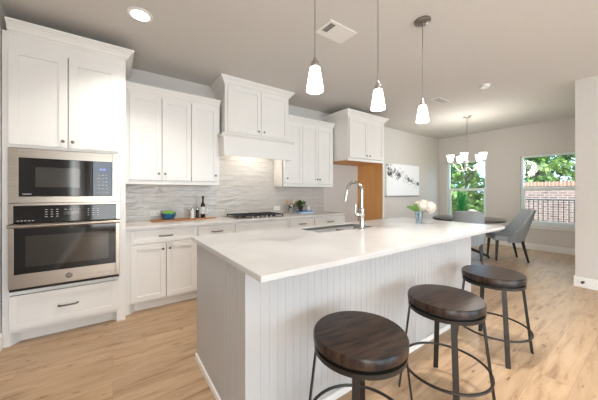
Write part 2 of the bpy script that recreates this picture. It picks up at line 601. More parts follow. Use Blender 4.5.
def window_y(name, y0, y1):
    r = bpy.data.objects.new(name, None)
    r.location = (XR + 0.08, (y0 + y1) / 2, WZ0)
    r['kind'] = 'structure'
    C.objects.link(r)
    f = 0.045
    bm = nb()
    xa, xb = XR + 0.05, XR + 0.115
    box(bm, xa, xb, y0, y0 + f, WZ0, WZ1)
    box(bm, xa, xb, y1 - f, y1, WZ0, WZ1)
    box(bm, xa, xb, y0 + f, y1 - f, WZ1 - f, WZ1)
    box(bm, xa, xb, y0 + f, y1 - f, WZ0, WZ0 + f)
    mesh_obj('window_frame', bm, 'vinyl', r, bevel=0.003)
    zm = 1.345
    bm = nb()
    box(bm, xa + 0.01, xb - 0.01, y0 + f, y1 - f, zm - 0.03, zm + 0.03)
    box(bm, xa + 0.01, xa + 0.04, y0 + f, y0 + f + 0.03, WZ0 + f, zm - 0.03)
    box(bm, xa + 0.01, xa + 0.04, y1 - f - 0.03, y1 - f, WZ0 + f, zm - 0.03)
    box(bm, xa + 0.01, xa + 0.04, y0 + f + 0.03, y1 - f - 0.03, WZ0 + f, WZ0 + f + 0.035)
    mesh_obj('sash', bm, 'vinyl', r, bevel=0.003)
    bm = nb()
    box(bm, xa + 0.030, xa + 0.034, y0 + f, y1 - f, WZ0 + f, WZ1 - f)
    mesh_obj('glass', bm, 'pane', r)
    bm = nb()
    box(bm, XR - 0.035, XR + 0.05, y0 - 0.03, y1 + 0.03, WZ0 - 0.022, WZ0)
    box(bm, XR - 0.014, XR, y0 - 0.02, y1 + 0.02, WZ0 - 0.085, WZ0 - 0.022)
    mesh_obj('window_sill', bm, 'trim', r, bevel=0.003)

window_y('window_1', *W1)
window_y('window_2', *W2)

def window_rear(name, x0, x1):
    r = bpy.data.objects.new(name, None)
    r.location = ((x0 + x1) / 2, YF - 0.08, 0.1)
    r['kind'] = 'structure'
    C.objects.link(r)
    bm = nb()
    ya, yb = YF - 0.11, YF - 0.05
    for a, b_ in ((x0, x0 + 0.05), (x1 - 0.05, x1), ((x0 + x1) / 2 - 0.03, (x0 + x1) / 2 + 0.03)):
        box(bm, a, b_, ya, yb, 0.1, 2.4)
    for a, b_ in ((0.1, 0.16), (2.34, 2.4)):
        box(bm, x0 + 0.05, x1 - 0.05, ya + 0.005, yb - 0.005, a, b_)
    mesh_obj('window_frame', bm, 'vinyl', r)
    bm = nb()
    box(bm, x0 + 0.05, x1 - 0.05, YF - 0.085, YF - 0.08, 0.16, 2.34)
    mesh_obj('glass', bm, 'pane', r)
window_rear('window_3', -0.6, 1.6)
window_rear('window_4', 2.2, 4.4)

r = bpy.data.objects.new('window_added', None)  # invented window out of view, put in to carry the left fill light
r.location = (XL - 0.08, -1.9, 0.5)
r['kind'] = 'structure'
C.objects.link(r)
bm = nb()
for a, b_ in ((-2.8, -2.75), (-1.05, -1.0), (-1.93, -1.87)):
    box(bm, XL - 0.11, XL - 0.05, a, b_, 0.5, 2.2)
for a, b_ in ((0.5, 0.56), (2.14, 2.2)):
    box(bm, XL - 0.105, XL - 0.055, -2.75, -1.05, a, b_)
mesh_obj('window_frame', bm, 'vinyl', r)
bm = nb()
box(bm, XL - 0.085, XL - 0.08, -2.75, -1.05, 0.56, 2.14)
mesh_obj('glass', bm, 'pane', r)

def baseboard(name, x0, x1, y0, y1, z=0.135):
    bm = nb()
    box(bm, x0, x1, y0, y1, 0, z)
    struct(name, bm, 'trim', bevel=0.004)
baseboard('baseboard_right', XR - 0.014, XR, PY + 0.014, YB - 0.014)
baseboard('baseboard_back', 4.26, XR, YB - 0.014, YB)
baseboard('baseboard_partition', PX - 0.014, PX, YF + 0.014, PY)
baseboard('baseboard_partition_end', PX - 0.014, XR, PY, PY + 0.014)
baseboard('baseboard_left', XL, XL + 0.014, YF, 3.12)
baseboard('baseboard_front', XL + 0.014, PX - 0.014, YF, YF + 0.014)

# ================================================================== cabinetry
def shaker(bm, x0, x1, z0, z1, yf, t=0.02, fr=0.055, rec=0.009):
    box(bm, x0, x0 + fr, yf, yf + t, z0, z1)
    box(bm, x1 - fr, x1, yf, yf + t, z0, z1)
    box(bm, x0 + fr, x1 - fr, yf, yf + t, z0, z0 + fr)
    box(bm, x0 + fr, x1 - fr, yf, yf + t, z1 - fr, z1)
    box(bm, x0 + fr, x1 - fr, yf + rec, yf + t, z0 + fr, z1 - fr)

def knob(parent, x, z, yf):
    bm = nb()
    lathe(bm, [(0.006, 0), (0.006, 0.014), (0.012, 0.017), (0.014, 0.024), (0.010, 0.028)], seg=12)
    bmesh.ops.rotate(bm, verts=bm.verts[:], cent=(0, 0, 0), matrix=Matrix.Rotation(PI / 2, 3, 'X'))
    bmesh.ops.translate(bm, verts=bm.verts[:], vec=(x, yf, z))
    return mesh_obj('knob', bm, 'darknickel', parent, smooth=True)

def pull(parent, x, z, yf, w=0.13):
    bm = nb()
    tube(bm, [(x - w / 2, yf, z), (x - w / 2, yf - 0.018, z), (x - w / 2 + 0.012, yf - 0.028, z), (x, yf - 0.032, z),
              (x + w / 2 - 0.012, yf - 0.028, z), (x + w / 2, yf - 0.018, z), (x + w / 2, yf, z)], 0.007, seg=8)
    return mesh_obj('handle', bm, 'darknickel', parent, smooth=True)

def door(parent, x0, x1, z0, z1, yf, knob_at=None, fr=0.055, name='door'):
    bm = nb()
    shaker(bm, x0, x1, z0, z1, yf, fr=fr)
    d = mesh_obj(name, bm, 'cab', parent, bevel=0.0018)
    if knob_at:
        knob(d, knob_at[0], knob_at[1], yf)
    return d

def drawer(parent, x0, x1, z0, z1, yf, handle=True, fr=0.032, w=0.13):
    bm = nb()
    shaker(bm, x0, x1, z0, z1, yf, fr=fr)
    d = mesh_obj('drawer', bm, 'cab', parent, bevel=0.0018)
    if handle:
        pull(d, (x0 + x1) / 2, (z0 + z1) / 2, yf, w)
    return d

def crown(parent, x0, x1, yf, yb, z0, z1, pr, left=True, right=True):
    h = z1 - z0
    prof = [(0.0, 0), (0.12, 0), (0.14, 0.14), (0.30, 0.22), (0.42, 0.42), (0.70, 0.66), (0.86, 0.74), (0.88, 0.82), (1.0, 0.84), (1.0, 1.0), (0.0, 1.0)]
    bm = nb()
    secs = []
    if left:
        secs += [('L', yb), ('LF', None)]
    else:
        secs += [('F0', None)]
    if right:
        secs += [('RF', None), ('R', yb)]
    else:
        secs += [('F1', None)]
    rings = []
    for k, _ in secs:
        ring = []
        for o_, z in prof:
            o_ *= pr
            zz = z0 + z * h
            p = {'L': (x0 - o_, yb, zz), 'LF': (x0 - o_, yf - o_, zz), 'F0': (x0, yf - o_, zz),
                 'RF': (x1 + o_, yf - o_, zz), 'R': (x1 + o_, yb, zz), 'F1': (x1, yf - o_, zz)}[k]
            ring.append(bm.verts.new(p))
        rings.append(ring)
    n = len(prof)
    for a, b_ in zip(rings, rings[1:]):
        for i in range(n):
            bm.faces.new((a[i], a[(i + 1) % n], b_[(i + 1) % n], b_[i]))
    bm.faces.new(rings[0][::-1])
    bm.faces.new(rings[-1])
    return mesh_obj('crown_moulding', bm, 'cab', parent)

def toe_curve(x0, x1, yf, yr, foot, ends=(True, True)):
    """plan outline of a plinth that sweeps from flush feet back to a recessed toe"""
    pts = []
    if ends[0]:
        pts += [(x0, yf), (x0 + foot, yf)]
        for k in range(1, 9):
            t_ = k / 8
            pts.append((x0 + foot + 0.07 * t_, yf + (yr - yf) * (3 * t_ * t_ - 2 * t_ ** 3)))
    else:
        pts += [(x0, yr)]
    if ends[1]:
        for k in range(8, 0, -1):
            t_ = k / 8
            pts.append((x1 - foot - 0.07 * t_, yf + (yr - yf) * (3 * t_ * t_ - 2 * t_ ** 3)))
        pts += [(x1 - foot, yf), (x1, yf)]
    else:
        pts += [(x1, yr)]
    pts += [(x1, yr + 0.03), (x0, yr + 0.03)]
    return pts

WB = YB - 0.002       # cabinet backs
# ---- oven tower
TX0, TX1, TF = -0.737, 0.103, 3.14
tw = thing('tall_cabinet', 'tall white cabinet housing the built-in microwave and wall oven', 'cabinet', ((TX0 + TX1) / 2, TF, 0))
bm = nb()
box(bm, TX0, TX0 + 0.02, TF, WB, 0, 2.60)
box(bm, TX1 - 0.02, TX1, TF, WB, 0, 2.60)
box(bm, TX0 + 0.02, TX1 - 0.02, WB - 0.01, WB, 0.11, 2.60)
box(bm, TX0 + 0.02, TX1 - 0.02, TF + 0.02, WB - 0.01, 2.58, 2.60)
for z in (0.118, 0.42, 1.165, 1.66):
    box(bm, TX0 + 0.02, TX1 - 0.02, TF + 0.02, WB - 0.01, z, z + 0.012)
mesh_obj('body', bm, 'cab', tw)
bm = nb()
fx0, fx1 = -0.690, 0.030
box(bm, TX0, fx0, TF - 0.001, TF + 0.02, 0, 2.60)
box(bm, fx1, TX1, TF - 0.001, TF + 0.02, 0, 2.60)
box(bm, fx0, fx1, TF - 0.001, TF + 0.02, 0.415, 0.452)
box(bm, fx0, fx1, TF - 0.001, TF + 0.02, 0.10, 0.13)
box(bm, fx0, fx1, TF - 0.001, TF + 0.02, 1.645, 1.70)
box(bm, fx0, fx1, TF - 0.001, TF + 0.02, 2.48, 2.60)
mesh_obj('face_frame', bm, 'cab', tw, bevel=0.0015)
bm = nb(); prism(bm, toe_curve(TX0 + 0.035, TX1 - 0.045, TF, TF + 0.07, 0.0), 'z', 0.0, 0.10)
mesh_obj('toe_kick', bm, 'cab', tw)
crown(tw, TX0 + 0.03, TX1, TF, WB, 2.585, 2.68, 0.07, left=False)
door(tw, -0.699, -0.332, 1.668, 2.475, 3.12, (-0.362, 1.722), fr=0.062)
door(tw, -0.326, 0.045, 1.668, 2.475, 3.12, (-0.296, 1.722), fr=0.062)
drawer(tw, -0.695, 0.042, 0.128, 0.412, 3.12, fr=0.05, w=0.13)

# ---- microwave
mw = thing('microwave', 'built-in black glass microwave in a stainless steel trim above the oven', 'microwave', (-0.32, 3.12, 1.18))
bm = nb()
box(bm, -0.699, -0.635, 3.112, 3.135, 1.180, 1.640)
box(bm, -0.006, 0.056, 3.112, 3.135, 1.180, 1.640)
box(bm, -0.635, -0.006, 3.112, 3.135, 1.560, 1.640)
box(bm, -0.635, -0.006, 3.112, 3.135, 1.180, 1.236)
mesh_obj('trim_kit', bm, 'steel', mw, bevel=0.002)
bm = nb(); box(bm, -0.625, -0.02, 3.16, 3.6, 1.20, 1.59)
mesh_obj('body', bm, 'dark', mw)
bm = nb(); box(bm, -0.635, -0.158, 3.100, 3.14, 1.236, 1.560)
d = mesh_obj('door', bm, 'blackglass', mw, bevel=0.003)
bm = nb(); box(bm, -0.535, -0.245, 3.098, 3.101, 1.315, 1.485)
mesh_obj('door_window', bm, 'mwglass', d)
bm = nb()
for k in range(7):
    box(bm, -0.612 + k * 0.008, -0.607 + k * 0.008, 3.0985, 3.1005, 1.252, 1.260)
mesh_obj('printed_mark', bm, 'mark', d)
bm = nb(); box(bm, -0.156, -0.006, 3.100, 3.14, 1.236, 1.560)
p = mesh_obj('control_panel', bm, 'blackglass', mw, bevel=0.003)
bm = nb()
SEG = {'1': 'bc', '2': 'abged', '3': 'abgcd', '0': 'abcdef'}
def seven(bm, x, z, s, ch, y):
    g = s * 0.16
    R = {'a': (0, s * 0.55, 2 * s * 0.5 - g, 2 * s * 0.5), 'd': (0, s * 0.55, 0, g), 'g': (0, s * 0.55, s * 0.5 - g / 2, s * 0.5 + g / 2),
         'b': (s * 0.55 - g, s * 0.55, s * 0.5, s), 'c': (s * 0.55 - g, s * 0.55, 0, s * 0.5), 'e': (0, g, 0, s * 0.5), 'f': (0, g, s * 0.5, s)}
    for q in SEG[ch]:
        a0, a1, b0, b1 = R[q]
        box(bm, x + a0, x + a1, y, y + 0.001, z + b0, z + b1)
for k, ch in enumerate('1230'):
    seven(bm, -0.108 + k * 0.0125 + (0.004 if k > 1 else 0), 1.478, 0.016, ch, 3.0988)
mesh_obj('clock_display', bm, 'disp', p)
for r in range(5):
    for q in range(3):
        bm = nb(); box(bm, -0.115 + q * 0.028, -0.099 + q * 0.028, 3.0988, 3.0998, 1.43 - r * 0.032, 1.4345 - r * 0.032)
        mesh_obj('key', bm, 'mark', p)
bm = nb(); box(bm, -0.125, -0.035, 3.0988, 3.0998, 1.268, 1.2705)
mesh_obj('trim_line', bm, 'mark', p)

# ---- wall oven
ov = thing('wall_oven', 'stainless steel wall oven with black control strip and bar handle below microwave', 'oven', (-0.32, 3.12, 0.46))
bm = nb(); box(bm, -0.68, 0.03, 3.15, 3.7, 0.48, 1.15)
mesh_obj('body', bm, 'dark', ov)
bm = nb()
box(bm, -0.699, -0.666, 3.108, 3.14, 1.012, 1.178)
box(bm, 0.022, 0.056, 3.108, 3.14, 1.012, 1.178)
box(bm, -0.666, 0.022, 3.108, 3.14, 1.158, 1.178)
mesh_obj('trim_frame', bm, 'steel', ov, bevel=0.0015)
bm = nb(); box(bm, -0.665, 0.021, 3.100, 3.14, 1.014, 1.157)
p = mesh_obj('control_panel', bm, 'blackglass', ov, bevel=0.002)
keys = []
for k in range(3):
    for r in range(4):
        keys.append((-0.475 + k * 0.035, 0.015, 1.060 + r * 0.020, 0.004))
        keys.append((-0.19 + k * 0.035, 0.010, 1.060 + r * 0.020, 0.004))
for k in range(4):
    keys.append((-0.350 + k * 0.03, 0.018, 1.118, 0.004))
for k in range(5):
    keys.append((-0.645 + k * 0.022, 0.012, 1.030, 0.006))
for kx, kw_, kz, kh in keys:
    bm = nb(); box(bm, kx, kx + kw_, 3.0985, 3.0998, kz, kz + kh)
    mesh_obj('key', bm, 'mark', p)
bm = nb(); box(bm, -0.355, -0.245, 3.0980, 3.1002, 1.075, 1.105)
mesh_obj('display', bm, 'windowglassdark', p)
bm = nb()
box(bm, -0.695, -0.662, 3.095, 3.14, 0.475, 1.006)
box(bm, 0.022, 0.054, 3.095, 3.14, 0.475, 1.006)
box(bm, -0.662, 0.022, 3.095, 3.14, 0.972, 1.006)
box(bm, -0.662, 0.022, 3.095, 3.14, 0.475, 0.592)
d = mesh_obj('door', bm, 'steel', ov, bevel=0.002)
bm = nb(); box(bm, -0.662, 0.022, 3.098, 3.13, 0.592, 0.972)
g = mesh_obj('door_glass', bm, 'blackglass', d)
bm = nb(); box(bm, -0.595, -0.036, 3.0965, 3.0985, 0.645, 0.905)
mesh_obj('door_window', bm, 'windowglassdark', d)
bm = nb()
tube(bm, [(-0.690, 3.055, 0.992), (0.052, 3.055, 0.992)], 0.014, seg=14)
for x in (-0.655, 0.018):
    tube(bm, [(x, 3.098, 0.992), (x, 3.055, 0.992)], 0.010, seg=10)
mesh_obj('handle', bm, 'steel', d, smooth=True)
bm = nb()
lathe(bm, [(0.025, 0), (0.025, 0.003), (0.020, 0.004), (0.0195, 0.003)], seg=24)
bmesh.ops.rotate(bm, verts=bm.verts[:], cent=(0, 0, 0), matrix=Matrix.Rotation(PI / 2, 3, 'X'))
bmesh.ops.translate(bm, verts=bm.verts[:], vec=(-0.318, 3.095, 0.533))
bd = mesh_obj('badge', bm, 'darknickel', d, smooth=True)
def text_bm(body, size, depth=0.001):
    cu = bpy.data.curves.new('lettering', 'FONT')
    cu.body = body
    cu.size = size
    cu.extrude = depth
    cu.align_x = 'CENTER'
    cu.align_y = 'CENTER'
    o = bpy.data.objects.new('lettering', cu)
    C.objects.link(o)
    dg = bpy.context.evaluated_depsgraph_get()
    me = bpy.data.meshes.new_from_object(o.evaluated_get(dg))
    bpy.data.objects.remove(o)
    b_ = nb()
    b_.from_mesh(me)
    bpy.data.meshes.remove(me)
    return b_
bm = text_bm('GE', 0.020)
bmesh.ops.rotate(bm, verts=bm.verts[:], cent=(0, 0, 0), matrix=Matrix.Rotation(PI / 2, 3, 'X'))
bmesh.ops.translate(bm, verts=bm.verts[:], vec=(-0.318, 3.0905, 0.533))
mesh_obj('lettering', bm, 'chrome', bd)
bm = nb(); box(bm, -0.690, 0.050, 3.105, 3.14, 0.452, 0.474)  # dark bar that paints in the shadowed gap below the oven door
mesh_obj('gap_strip', bm, 'dark', ov)

# ---- upper cabinets
def upper(label, x0, x1, doors, z0=1.366, top=2.41, ctop=2.495, yf=3.50, ydoor=3.48, group='white upper wall cabinets', cl=True, crr=True):
    r = thing('wall_cabinet', label, 'cabinet', ((x0 + x1) / 2, yf, z0), group)
    bm = nb()
    box(bm, x0, x0 + 0.018, yf, WB, z0, top + 0.02)
    box(bm, x1 - 0.018, x1, yf, WB, z0, top + 0.02)
    box(bm, x0 + 0.018, x1 - 0.018, yf + 0.02, WB, top, top + 0.02)
    box(bm, x0 + 0.018, x1 - 0.018, WB - 0.012, WB, z0, top)
    box(bm, x0, x1, yf - 0.001, yf + 0.02, z0, z0 + 0.045)
    box(bm, x0, x1, yf - 0.001, yf + 0.02, top - 0.02, top + 0.02)
    box(bm, x0, x0 + 0.05, yf - 0.0008, yf + 0.019, z0, top)
    box(bm, x1 - 0.05, x1, yf - 0.0008, yf + 0.019, z0, top)
    mesh_obj('body', bm, 'cab', r)
    bm = nb(); box(bm, x0 + 0.018, x1 - 0.018, yf + 0.02, WB - 0.012, z0 + 0.012, z0 + 0.024)
    u = mesh_obj('underside', bm, 'rawboard', r)
    for a, b_, kx in doors:
        door(r, a, b_, z0 + 0.048, top - 0.025, ydoor, (kx, z0 + 0.125))
    crown(r, x0, x1, yf, WB, top, ctop, 0.06, left=cl, right=crr)
    return r
upper('white three-door upper wall cabinet between the oven tower and range hood', 0.106, 1.171,
      [(0.150, 0.472, 0.441), (0.478, 0.804, 0.507), (0.810, 1.137, 1.110)], cl=False, crr=False)
upper('white three-door upper wall cabinet right of the range hood', 2.178, 3.235,
      [(2.195, 2.545, 2.240), (2.551, 2.872, 2.846), (2.878, 3.198, 2.905)], cl=False, crr=False)

# ---- range hood
hd = thing('range_hood', 'white wooden range hood with two doors and crown above cooktop', 'range hood', (1.71, 3.36, 1.76))
bm = nb()
box(bm, 1.20, 2.195, 3.37, WB, 2.04, 2.79 - 0.001)
mesh_obj('upper_box', bm, 'cab', hd, bevel=0.002)
crown(hd, 1.20, 2.195, 3.37, WB, 2.70, CEIL - 0.001, 0.075)
bm = nb()
HX0, HX1, HY = 1.173, 2.240, 3.335
box(bm, HX0, HX1, HY, HY + 0.02, 1.76, 2.02)
box(bm, HX0, HX0 + 0.02, HY + 0.02, WB, 1.76, 2.02)
box(bm, HX1 - 0.02, HX1, HY + 0.02, WB, 1.76, 2.02)
box(bm, HX0 + 0.02, HX1 - 0.02, HY + 0.02, WB, 1.96, 1.98)
mesh_obj('apron', bm, 'cab', hd, bevel=0.002)
bm = nb()
prism(bm, [(HY - 0.028, 2.045), (HY - 0.028, 2.03), (HY - 0.012, 2.018), (HY, 2.0), (HY + 0.02, 2.0), (HY + 0.02, 2.045)], 'x', HX0 - 0.028, HX1 + 0.028)
box(bm, HX0 - 0.028, HX0, HY + 0.02, WB, 2.02, 2.045)
box(bm, HX1, HX1 + 0.028, HY + 0.02, WB, 2.02, 2.045)
box(bm, HX0, HX1, HY + 0.02, WB, 2.021, 2.044)
mesh_obj('ledge', bm, 'cab', hd, bevel=0.002)
door(hd, 1.235, 1.716, 2.07, 2.69, 3.35, (1.675, 2.125))
door(hd, 1.722, 2.17, 2.07, 2.69, 3.35, (1.762, 2.125))
bm = nb()
box(bm, 1.42, 2.02, 3.42, 3.72, 1.945, 1.9595)
mesh_obj('vent_insert', bm, 'steel', hd)
for x in (1.52, 1.84):
    bm = nb()
    box(bm, x, x + 0.08, 3.55, 3.63, 1.940, 1.9448)
    mesh_obj('lamp_lens', bm, 'canlens', hd)
light('hood_lamp', 'AREA', (1.72, 3.57, 1.935), 2.5, (1.0, 0.93, 0.82), (0, 0, 0), 0.5, 0.12)

# ---- fridge surround
FX0, FX1, FF = 3.262, 4.245, 3.16
fr = thing('fridge_cabinet', 'white cabinet over the empty fridge alcove with orange wooden inner side', 'cabinet', ((FX0 + FX1) / 2, FF, 0))
bm = nb()
box(bm, FX0, FX0 + 0.02, FF, WB, 1.83, 2.60)
box(bm, FX0 + 0.02, FX1 - 0.02, FF + 0.001, WB, 2.58, 2.60)
box(bm, FX0 + 0.02, FX1 - 0.02, WB - 0.012, WB, 1.85, 2.58)
box(bm, FX0, FX1, FF - 0.001, FF + 0.02, 1.82, 1.868)
box(bm, FX0, FX1, FF - 0.001, FF + 0.02, 2.54, 2.60)
mesh_obj('body', bm, 'cab', fr)
bm = nb()
box(bm, FX1 - 0.018, FX1, FF, WB, 0, 2.60)
box(bm, FX1 - 0.024, FX1 + 0.002, FF - 0.002, FF + 0.018, 0, 2.60)
mesh_obj('side_panel', bm, 'cab', fr)
bm = nb()
box(bm, FX1 - 0.026, FX1 - 0.0185, FF + 0.0185, WB - 0.001, 0, 1.835)
mesh_obj('inner_side', bm, 'panelwood', fr)['label'] = 'orange wood-faced inner side'
bm = nb()
box(bm, FX0 + 0.001, FX1 - 0.027, FF + 0.0185, WB - 0.012, 1.822, 1.836)
mesh_obj('underside', bm, 'panelwood', fr)['label'] = 'orange wood underside'
crown(fr, FX0, FX1, FF, WB, 2.59, 2.68, 0.065)
door(fr, 3.29, 3.752, 1.872, 2.555, 3.14, (3.715, 1.925))
door(fr, 3.758, 4.215, 1.872, 2.555, 3.14, (3.795, 1.925))

# ---- base cabinets
BF, BD = 3.235, 3.215
def base(label, x0, x1, fronts, drawers, lend=False, rend=False):
    r = thing('base_cabinet', label, 'cabinet', ((x0 + x1) / 2, BF, 0), 'white base cabinets along the wall')
    bm = nb()
    zt = 0.882
    box(bm, x0, x0 + 0.018, BF, WB, 0.105 if not rend else 0.105, zt)
    box(bm, x1 - 0.018, x1, BF, WB, 0.105, zt)
    box(bm, x0 + 0.018, x1 - 0.018, BF + 0.02, WB, 0.105, 0.123)
    box(bm, x0 + 0.018, x1 - 0.018, WB - 0.012, WB, 0.123, zt)
    box(bm, x0, x1, BF - 0.001, BF + 0.019, zt - 0.035, zt)
    box(bm, x0, x1, BF - 0.001, BF + 0.019, 0.70, 0.74)
    box(bm, x0, x1, BF - 0.001, BF + 0.019, 0.105, 0.13)
    box(bm, x0, x0 + (0.06 if lend else 0.03), BF - 0.0008, BF + 0.018, 0.105, zt)
    box(bm, x1 - 0.03, x1, BF - 0.0008, BF + 0.018, 0.105, zt)
    mesh_obj('body', bm, 'cab', r)
    bm = nb()
    prism(bm, toe_curve(x0, x1, BF, BF + 0.06, 0.02, (lend, rend)), 'z', 0.0, 0.105)
    mesh_obj('toe_kick', bm, 'cab', r)
    for a, b_, kx in fronts:
        door(r, a, b_, 0.118, 0.712, BD, (kx, 0.655))
    for a, b_, hdl in drawers:
        drawer(r, a, b_, 0.728, 0.862, BD, hdl)
    return r
base('white base cabinet with wide drawer over two doors, beside oven tower', 0.105, 0.815,
     [(0.150, 0.478, 0.448), (0.484, 0.806, 0.515)], [(0.150, 0.806, True)], lend=True)
base('narrow white base cabinet left of the cooktop cabinet, one drawer', 0.816, 1.277, [(0.825, 1.268, 0.86)], [(0.825, 1.268, True)])
base('wide white base cabinet under the cooktop with plain false front', 1.278, 2.118,
     [(1.287, 1.694, 1.66), (1.700, 2.109, 1.735)], [(1.287, 2.109, False)])
base('narrow white base cabinet just right of the cooktop, one drawer', 2.119, 2.58, [(2.128, 2.571, 2.54)], [(2.128, 2.571, True)])
base('white base cabinet at the counter end beside the fridge alcove', 2.581, 3.262,
     [(2.590, 2.915, 2.885), (2.921, 3.248, 2.950)], [(2.590, 3.248, True)], rend=True)

# ---- wall counter and splash
bm = nb(); box(bm, 0.104, 3.285, 3.195, WB, 0.8825, 0.914)
o = mesh_obj('countertop', bm, 'greyquartz', loc=(1.7, 3.5, 0.8825), bevel=0.003)
tag(o, 'pale grey quartz countertop running along the back wall below the splash', 'countertop')
bm = nb()
box(bm, 0.104, 1.172, YB - 0.012, YB - 0.001, 0.9145, 1.376)
box(bm, 1.172, 2.177, YB - 0.012, YB - 0.001, 0.9145, 1.76)
box(bm, 2.177, 3.262, YB - 0.012, YB - 0.001, 0.9145, 1.376)
o = mesh_obj('backsplash', bm, 'tile', loc=(0, YB, 0))
tag(o, 'glossy wavy grey subway tile backsplash behind the cooktop', 'backsplash')

# ---- cooktop
ck = thing('cooktop', 'black gas cooktop with cast iron grates under the white hood', 'cooktop', (1.70, 3.52, 0.914))
bm = nb(); box(bm, 1.335, 2.075, 3.27, 3.74, 0.9145, 0.922)
mesh_obj('burner_tray', bm, 'steel', ck, bevel=0.003)
for (bx_, by_, br_) in ((1.47, 3.39, 0.04), (1.47, 3.62, 0.045), (1.705, 3.53, 0.06), (1.94, 3.39, 0.035), (1.94, 3.62, 0.045)):
    bm = nb(); lathe(bm, [(br_, 0), (br_, 0.008), (br_ * 0.75, 0.012), (br_ * 0.75, 0.02), (br_ * 0.2, 0.022)], bx_, by_, 0.922, 20)
    mesh_obj('burner', bm, 'black', ck, smooth=True)
for k in range(3):
    x0 = 1.35 + k * 0.238
    x1 = x0 + 0.232
    bm = nb()
    zg0, zg1 = 0.946, 0.958
    for x in (x0, x1 - 0.012):
        box(bm, x, x + 0.012, 3.30, 3.72, zg0, zg1)
    for y in (3.30, 3.40, 3.504, 3.61, 3.708):
        box(bm, x0 + 0.012, x1 - 0.012, y, y + 0.012, zg0, zg1)
    xm = (x0 + x1) / 2
    box(bm, xm - 0.006, xm + 0.006, 3.312, 3.708, zg0 + 0.001, zg1 + 0.003)
    for x in (x0, x1 - 0.014):
        for y in (3.30, 3.706):
            box(bm, x, x + 0.014, y, y + 0.014, 0.922, zg0)
    mesh_obj('grate', bm, 'black', ck)
for k in range(5):
    bm = nb(); lathe(bm, [(0.018, 0), (0.018, 0.004), (0.014, 0.006), (0.013, 0.022), (0.003, 0.023)], 1.56 + k * 0.072, 3.285, 0.922, 14)
    mesh_obj('knob', bm, 'nickel', ck, smooth=True)

# ================================================================== island
IX0, IX1, IY0, IY1 = 0.525, 3.045, 1.19, 2.09
isl = thing('kitchen_island', 'pale grey beadboard kitchen island below the large white quartz top', 'kitchen island', ((IX0 + IX1) / 2, (IY0 + IY1) / 2, 0))
def bead_profile(a0, a1, pitch=0.05, g=0.005, d=0.002):
    pts = [(a0, 0)]
    a = a0 + pitch
    while a < a1 - 0.02:
        pts += [(a - g / 2, 0), (a - g * 0.2, d), (a + g * 0.2, d), (a + g / 2, 0)]
        a += pitch
    pts.append((a1, 0))
    return pts
bm = nb()
box(bm, IX0 + 0.012, IX1 - 0.012, IY0 + 0.012, IY0 + 0.03, 0, 0.884)
box(bm, IX0 + 0.012, IX0 + 0.03, IY0 + 0.03, IY1 - 0.02, 0, 0.884)
box(bm, IX1 - 0.03, IX1 - 0.012, IY0 + 0.03, IY1 - 0.02, 0, 0.884)
box(bm, IX0 + 0.012, IX1 - 0.012, IY1 - 0.02, IY1, 0.10, 0.884)
box(bm, IX0 + 0.03, IX1 - 0.03, IY1 - 0.10, IY1 - 0.08, 0.0, 0.10)
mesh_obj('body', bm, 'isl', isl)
bm = nb()
pr = [(a, IY0 + b_) for a, b_ in bead_profile(IX0 + 0.03, IX1 - 0.03)] + [(IX1 - 0.03, IY0 + 0.0119), (IX0 + 0.03, IY0 + 0.0119)]
prism(bm, pr, 'z', 0.02, 0.884)
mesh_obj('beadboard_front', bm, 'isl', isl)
bm = nb()
pr = [(IX0 + b_, a) for a, b_ in bead_profile(IY0 + 0.03, IY0 + 0.33)] + [(IX0, IY1), (IX0 + 0.0119, IY1), (IX0 + 0.0119, IY0 + 0.03)]
prism(bm, pr, 'z', 0.02, 0.884)
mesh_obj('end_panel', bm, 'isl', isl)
bm = nb()
box(bm, IX0 - 0.001, IX0 + 0.03, IY0 - 0.001, IY0 + 0.03, 0.0, 0.884)
mesh_obj('corner_post', bm, 'isl', isl, bevel=0.002)
bm = nb()
box(bm, IX1 - 0.03, IX1 + 0.001, IY0 - 0.001, IY0 + 0.03, 0.0, 0.884)
mesh_obj('corner_post', bm, 'isl', isl, bevel=0.002)
bm = nb()
box(bm, IX0 - 0.014, IX0 - 0.0012, IY0 - 0.014, IY1, 0, 0.045)
box(bm, IX0 - 0.0012, IX1 + 0.014, IY0 - 0.014, IY0 - 0.0012, 0, 0.045)
box(bm, IX1 + 0.0012, IX1 + 0.014, IY0 - 0.0012, IY1, 0, 0.045)
mesh_obj('shoe_moulding', bm, 'trim', isl, bevel=0.004)
for k, (a, b_) in enumerate(((0.56, 1.14), (1.15, 1.45), (2.30, 2.65), (2.66, 3.02))):
    bm = nb(); 
    for q in (bm,):
        fr_ = 0.055
        y0, y1 = IY1, IY1 + 0.02
        box(bm, a, a + fr_, y0, y1, 0.13, 0.86); box(bm, b_ - fr_, b_, y0, y1, 0.13, 0.86)
        box(bm, a + fr_, b_ - fr_, y0, y1, 0.13, 0.13 + fr_); box(bm, a + fr_, b_ - fr_, y0, y1, 0.86 - fr_, 0.86)
        box(bm, a + fr_, b_ - fr_, y0, y1 - 0.009, 0.13 + fr_, 0.86 - fr_)
    mesh_obj('door', bm, 'isl', isl)

